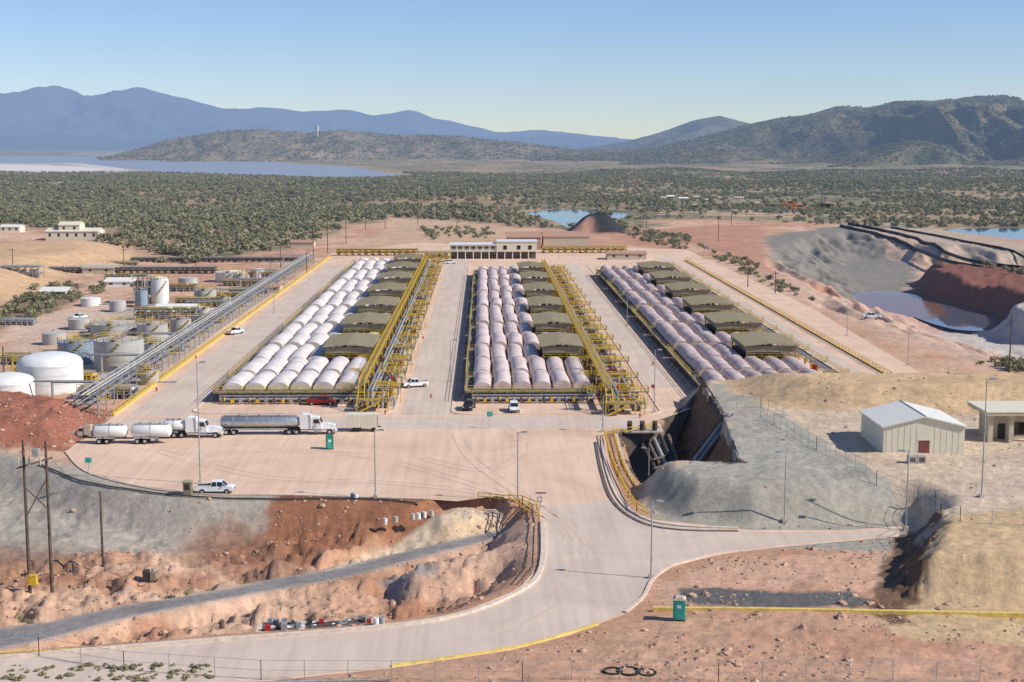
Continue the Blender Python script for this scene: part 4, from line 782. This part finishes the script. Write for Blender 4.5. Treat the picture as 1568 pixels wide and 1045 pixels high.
def sign(px,yb,yt,m,w=.9,h=.7,name='site_sign'):
    p=P(px,yb); H_=(yb-yt)*m_per_px(p); b=MB(name); b.cyl((0,0,0),(0,0,H_),.05,STEEL,5); b.bx(-w/2,w/2,-.08,-.055,H_-h,H_,m)
    if m is TEAL: b.bx(-w/2+.1,w/2-.1,-.3,-.082,H_-h+.05,H_-.08,TEAL)
    else: b.bx(-w/2+.08,w/2-.08,-.09,-.082,H_-h+.1,H_-.1,WHITE if m is not WHITE else RED)
    b.done(p)
sign(137,742,700,TEAL,1,.8); sign(750,656,630,TEAL,1,.9); sign(828,780,752,WHITE,1.6,.4,'direction_sign'); sign(826,792,760,RED,.7,.7,'stop_sign'); sign(1000,612,588,WHITE,.9,.9); sign(600,622,606,RED,.6,.6)
p=P(288,758); b=MB('guard_booth'); b.bx(-.6,.6,-.6,.6,0,1.9,KHAKID); b.bx(-.75,.75,-.75,.75,1.9,2.05,KHAKI); b.bx(-.35,.35,-.63,-.602,.9,1.6,GLASS); b.done(p)
p=P(230,890); b=MB('equipment_skid'); b.bx(-.9,.9,-.6,.6,0,.2,DARK); b.bx(-.8,-.1,-.5,.5,.2,1.4,DARK); b.bx(.1,.8,-.5,.5,.2,1.2,KHAKID); b.cyl((.45,0,1.2),(.45,0,1.6),.25,STEEL,8); b.done(p)
def drum(px,yb,m=WHITE,r=.3,h=.85):
    b=MB('drum'); b.cyl((0,0,0),(0,0,h),r,m,14)
    for z in (.02,h*.33,h*.66,h-.05): b.cyl((0,0,z),(0,0,z+.04),r*1.05,m,14)
    b.cyl((.12,0,h),(.12,0,h+.04),.06,DARK,6); b.done(P(px,yb))
for q in ((590,803,WHITE),(606,800,TANKG),(632,796,TANKG),(641,795,WHITE),(650,793,WHITE),(661,791,TANKG),(545,765,WHITE),(340,962,DK2),(576,958,WHITE),(585,957,STEEL),(540,764,TANKB),(712,766,DARK)): drum(*q)
b=MB('pump_skid'); p=W(490,955,.0); p=(p[0],p[1],max(h1(p[0],p[1]),-1.2)+.25); b.M=T(p,.08)
b.bx(-6.5,6,-1.6,1.6,-1.2,.08,KERB); b.bx(-6,-2.2,-1.3,1.2,.081,.12,DK2); b.bx(-1.5,4.5,-1.2,1.3,.081,.12,DK2)
for i in range(26):
    x=random.uniform(-5.8,5.5); y=random.uniform(-1.2,1.2); m_=random.choice([TANKB,RED,WHITE,DARK,STEEL,DK2,DARK,TANKB]); s=random.uniform(.12,.32)
    b.bx(x-s,x+s,y-s*.6,y+s*.6,.125,.125+s*2.2,m_); b.cyl((x-s,y,.3),(x+s*2.4,y+.2,.3),.08,random.choice([STEEL,DARK,WHITE]),6)
b.done()
def tire(px,yb,r=1.3):
    p=P(px,yb); n=24;k=8;vs=[];fs=[]
    for i in range(n):
        a=2*math.pi*i/n
        for j in range(k): t=2*math.pi*j/k; rr=r*.85+r*.15*math.cos(t); vs.append((rr*math.cos(a),rr*math.sin(a),.2+.18*math.sin(t)))
    for i in range(n):
        for j in range(k): fs.append((i*k+j,((i+1)%n)*k+j,((i+1)%n)*k+(j+1)%k,i*k+(j+1)%k))
    b=MB('discarded_tyre'); b.add(vs,fs,RUB,True); b.done((p[0],p[1],p[2]-.24))
tire(938,1028,1.0); tire(962,1028,1.2); tire(990,1030,1.0)
b=MB('air_conditioning_unit')
for i in range(2): p=P(1396+i*14,710); b.bx(p[0]-.6,p[0]+.6,p[1]-.5,p[1]+.5,p[2],p[2]+1.3,TANKG); b.bx(p[0]-.4,p[0]+.4,p[1]-.52,p[1]-.502,p[2]+.3,p[2]+1,DK2)
b.done()
for px,yb in ((610,500),(648,520),(590,635),(570,560),(1130,560),(905,560),(660,610),(1000,560),(980,640),(950,470),(300,550),(240,600)):
    p=W(px,yb); b=MB('fire_hydrant'); b.cyl((0,0,0),(0,0,.75),.13,RED,8); b.cyl((0,0,.75),(0,0,.95),.17,RED,8,r2=.06); b.cyl((-.28,0,.5),(.28,0,.5),.08,RED,6); b.bx(-.2,.2,-.2,.2,0,.06,CONC); b.done(p)
r=fw*F+rt*(486-784)+upv*(522.5-204); t=5300/r[1]; ax,ay=r[0]*t,5300.
b=MB('radio_mast')
b.cyl((ax,ay,40),(ax,ay,112),5,HZW,5,r2=2.); b.cyl((ax,ay,100),(ax,ay,118),6,HZW,6); b.done()
for px,yb,w_,h_ in ((1012,307,8,4),(1022,306,10,5),(1040,309,14,5),(1062,306,9,4),(1078,309,10,3),(1100,306,8,3),(1125,307,14,4),(1150,314,12,3),(1060,318,8,4),(1195,310,8,3),(1090,304,6,4),(700,333,10,6),(1048,301,6,4)):
    p=P(px,yb); k=m_per_px(p); w=w_*k; h=h_*k; gable('distant_house',p[0],p[0]+w,p[1],p[1]+w*.6,p[2]-1,h+1,h*.3,random.choice([CREAM,WHITE,TAN]),random.choice([ROOFW,ROOFR,TAN]),'x',win=3)
for px,yb in ((1208,316),(1222,322)): p=P(px,yb); pickup(p,0,ORANGE,'orange_haul_truck',2.2)
b=MB('crane'); p=P(1262,318); b.bx(p[0]-4,p[0]+4,p[1]-2,p[1]+2,p[2],p[2]+3,DARK); b.cyl((p[0],p[1],p[2]+3),(p[0]-7,p[1],p[2]+17),.5,STEEL,4); b.cyl((p[0]+2,p[1],p[2]+3),(p[0]-7,p[1],p[2]+17),.2,STEEL,4); b.done()
# ---------------------------------------------------------------- vegetation
def foliage(name,c1,c2):
    m,nt,b,o=nt_new(name); b.inputs['Roughness'].default_value=.8; b.inputs['Specular IOR Level'].default_value=.15
    g=N(nt,'ShaderNodeNewGeometry'); oi=N(nt,'ShaderNodeObjectInfo'); n=N(nt,'ShaderNodeTexNoise'); n.inputs['Scale'].default_value=.9; nt.links.new(g.outputs['Position'],n.inputs['Vector'])
    ad=N(nt,'ShaderNodeMath',operation='ADD'); nt.links.new(n.outputs['Fac'],ad.inputs[0]); nt.links.new(oi.outputs['Random'],ad.inputs[1]); hf=N(nt,'ShaderNodeMath',operation='MULTIPLY'); hf.inputs[1].default_value=.5; nt.links.new(ad.outputs[0],hf.inputs[0])
    r=N(nt,'ShaderNodeValToRGB'); r.color_ramp.elements[0].position=.2; r.color_ramp.elements[1].position=.8; r.color_ramp.elements[0].color=(*c1,1); r.color_ramp.elements[1].color=(*c2,1); nt.links.new(hf.outputs[0],r.inputs[0]); nt.links.new(r.outputs[0],b.inputs['Base Color']); haze(nt,b,o); return m
FOL=foliage('mesquite_foliage',(.14,.14,.06),(.32,.28,.14)); BARK=mat('bark',(.10,.075,.055),.9)
def bushmesh(name,seed,nl=110):
    r=random.Random(seed); b=MB(name)
    cl=[(r.uniform(-.55,.55),r.uniform(-.55,.55),r.uniform(.35,.75),r.uniform(.28,.48)) for _ in range(7)]
    for c_ in cl[:4]: b.cyl((0,0,-.1),(c_[0]*.8,c_[1]*.8,c_[2]),.05,BARK,4,r2=.015)
    for i in range(nl):
        c_=r.choice(cl); d=Vector((r.gauss(0,1),r.gauss(0,1),r.gauss(0,.8))).normalized()*c_[3]*r.uniform(.55,1.05); p=Vector(c_[:3])+d
        if p.z<.05: p.z=.05+r.random()*.1
        n=(d.normalized()+Vector((r.uniform(-.6,.6),r.uniform(-.6,.6),r.uniform(-.2,.8)))).normalized(); u=n.orthogonal().normalized(); w=n.cross(u); s=r.uniform(.08,.18)
        b.add([tuple(p-u*s-w*s*.7),tuple(p+u*s-w*s*.5),tuple(p+u*s*.7+w*s),tuple(p-u*s*.8+w*s*.8)],[(0,1,2,3)],FOL)
    return b.done()
VEG=bpy.data.collections.new('bush_variants')
for i in range(5):
    o=bushmesh('bush_variant',i); S.collection.objects.unlink(o); VEG.objects.link(o)
ROCKM=mat('rock',(.50,.32,.22),.9,amp=.3)
RC=bpy.data.collections.new('rock_variants')
for i in range(4):
    bm_=MB('rock_variant'); r=random.Random(i+50); vs=[]
    for k in range(5):
        t=k/4*math.pi
        for j in range(7): a=2*math.pi*j/7; q=r.uniform(.75,1.15); vs.append((math.sin(t)*math.cos(a)*q,math.sin(t)*math.sin(a)*q*.8,math.cos(t)*.6*q))
    bm_.add(vs,[(k*7+j,k*7+(j+1)%7,(k+1)*7+(j+1)%7,(k+1)*7+j) for k in range(4) for j in range(7)],ROCKM); o=bm_.done(); S.collection.objects.unlink(o); RC.objects.link(o)
def scatter(name,pts,sc,colln,seed=0):
    me=bpy.data.meshes.new(name); me.from_pydata([tuple(p) for p in pts],[],[]); a=me.attributes.new('sc','FLOAT','POINT'); a.data.foreach_set('value',np.asarray(sc,np.float32))
    o=bpy.data.objects.new(name,me); S.collection.objects.link(o)
    ng=bpy.data.node_groups.new(name,'GeometryNodeTree'); ng.interface.new_socket('Geometry',in_out='INPUT',socket_type='NodeSocketGeometry'); ng.interface.new_socket('Geometry',in_out='OUTPUT',socket_type='NodeSocketGeometry')
    gi=ng.nodes.new('NodeGroupInput'); go=ng.nodes.new('NodeGroupOutput'); ip=ng.nodes.new('GeometryNodeInstanceOnPoints'); ci=ng.nodes.new('GeometryNodeCollectionInfo'); ci.inputs['Collection'].default_value=colln; ci.inputs['Separate Children'].default_value=True; ci.inputs['Reset Children'].default_value=True
    ip.inputs['Pick Instance'].default_value=True; na=ng.nodes.new('GeometryNodeInputNamedAttribute'); na.data_type='FLOAT'; na.inputs['Name'].default_value='sc'
    rv=ng.nodes.new('FunctionNodeRandomValue'); rv.data_type='FLOAT_VECTOR'; rv.inputs['Max'].default_value=(0,0,6.283); rv.inputs['Seed'].default_value=seed
    L=ng.links; L.new(gi.outputs[0],ip.inputs['Points']); L.new(ci.outputs[0],ip.inputs['Instance']); L.new(na.outputs['Attribute'],ip.inputs['Scale']); L.new(rv.outputs[0],ip.inputs['Rotation']); L.new(ip.outputs[0],go.inputs[0])
    md=o.modifiers.new('scatter','NODES'); md.node_group=ng; return o
def regionpts(n,ymin,ymax):
    y=np.sqrt(rng.uniform(ymin**2,ymax**2,n)); return y*rng.uniform(-.45,.45,n),y
x,y=regionpts(80000,560,2600)
dn=fbm(x*.006,y*.006,4,88)+rng.uniform(-.28,.28,x.size)
s=sdist(SCR,x,y,80); keep=(s+(fbm(x*.02,y*.02,3,77)-.5)*60>0)&(dn>np.where((x<0)&(y<1200),.40,.49))&(sdist(QUAR,x,y,5)<0)
for pnd in (LAKE,LAKE2,POND_B,POND_C,POND_D): keep&=sdist(pnd,x,y,50)<-8
keep&=~((y>1150)&(y<1400)&(x>150)&(x<350)&(rng.uniform(0,1,x.size)<.8))
x=x[keep];y=y[keep]; z=H(x,y); scatter('mesquite_scrub_trees',np.stack([x,y,z],1),rng.uniform(1.6,4.3,x.size)*(1-.2*(x>0)),VEG,1)
pts=[];scs=[]
for hh,nn_ in ((hillA,9000),(hillB,30000)):
    GX,GY,ZZ=hh; ii=rng.integers(0,108,nn_) if hh is hillA else rng.integers(0,148,nn_); jj=rng.integers(0,GX.shape[1]-1,nn_); fx=rng.uniform(0,1,nn_); fy=rng.uniform(0,1,nn_)
    xx=GX[ii,jj]+(GX[ii,jj+1]-GX[ii,jj])*fx; yy=GY[ii,jj]+(GY[ii+1,jj]-GY[ii,jj])*fy; zz=ZZ[ii,jj]+(ZZ[ii,jj+1]-ZZ[ii,jj])*fx+(ZZ[ii+1,jj]-ZZ[ii,jj])*fy
    k=(fbm(xx*.004,yy*.004,4,91)+rng.uniform(-.2,.2,nn_)>.45)&(zz>0); pts.append(np.stack([xx,yy,zz],1)[k]); scs.append(rng.uniform(3,6,k.sum()))
scatter('hillside_scrub',np.concatenate(pts),np.concatenate(scs),VEG,2)
nb=[]
def clump(l,n,smin,smax):
    p_=WP(l); x0,y0=p_.min(0); x1,y1=p_.max(0); c_=0
    while c_<n:
        x=random.uniform(x0,x1); y=random.uniform(y0,y1)
        if sdist(p_,np.array([x]),np.array([y]),1)[0]>0: nb.append((x,y,h1(x,y)-.1,random.uniform(smin,smax))); c_+=1
clump([(0,475),(60,442),(125,436),(120,462),(60,490),(0,502)],80,1.2,2.6); clump([(130,445),(200,425),(215,440),(150,458)],25,1.2,2.2); clump([(990,352),(1060,365),(1050,385),(1000,375),(960,362)],90,1.2,2.6)
clump([(1060,375),(1150,400),(1250,460),(1200,450),(1120,410)],60,1.,2.2); clump([(1500,410),(1568,400),(1568,430)],15,1.5,2.6); clump([(640,350),(760,352),(760,366),(660,368)],50,1.3,2.6); clump([(1500,560),(1568,545),(1568,575)],20,1,2)
clump([(0,1020),(330,1018),(330,1042),(0,1045)],110,.15,.5); clump([(250,870),(300,855),(290,870)],4,.5,.9); clump([(30,870),(60,900),(20,910)],6,.3,.6)
nb=np.array(nb); scatter('desert_bushes',nb[:,:3],nb[:,3],VEG,3)
x,y=regionpts(46000,112,300); keep=(sdist(YARD,x,y,10)<-.6)&(sdist(PIT,x,y,2)<0)&(sdist(ASPH,x,y,2)<-.3)&(fbm(x*.15,y*.15,3,99)+rng.uniform(-.15,.15,x.size)>.5)
x=x[keep];y=y[keep]; inn=(sdist(PLAT,x,y,2)>0)|(sdist(SHOT,x,y,2)>0); k2=~inn|(rng.uniform(0,1,x.size)<.12); x=x[k2];y=y[k2]
scatter('scattered_rocks',np.stack([x,y,H(x,y)],1),rng.exponential(.10,x.size)+.05,RC,4)
# ---------------------------------------------------------------- light, sky, camera
w=bpy.data.worlds.new('World'); S.world=w; w.use_nodes=True; nt=w.node_tree; bg=nt.nodes['Background']; sk=nt.nodes.new('ShaderNodeTexSky'); sk.sky_type='NISHITA'; sk.sun_disc=False
EL=R(38); AZ=R(107); sk.sun_elevation=EL; sk.sun_rotation=AZ; sk.altitude=1000; sk.air_density=1.; sk.dust_density=.1; sk.ozone_density=3.0
vm=nt.nodes.new('ShaderNodeVectorMath'); vm.operation='MULTIPLY'; vm.inputs[1].default_value=(.92,.98,1.18); nt.links.new(sk.outputs[0],vm.inputs[0]); nt.links.new(vm.outputs[0],bg.inputs[0]); bg.inputs[1].default_value=.105
sd_=Vector((math.sin(AZ)*math.cos(EL),math.cos(AZ)*math.cos(EL),math.sin(EL)))
l=bpy.data.lights.new('sun','SUN'); l.energy=5.0; l.angle=R(.53); l.color=(1,.96,.90); so=bpy.data.objects.new('sun',l); S.collection.objects.link(so); so.rotation_euler=sd_.to_track_quat('Z','Y').to_euler(); so.location=(200,-100,300)
cam=bpy.data.cameras.new('camera'); co_=bpy.data.objects.new('camera',cam); S.collection.objects.link(co_); co_.location=(0,0,50); co_.rotation_euler=(math.pi/2-PITCH,0,-YAW); cam.sensor_width=36; cam.lens=F/1568*36; cam.clip_end=80000; cam.clip_start=1; S.camera=co_
S.view_settings.view_transform='Standard'; S.view_settings.look='None'; S.view_settings.exposure=0
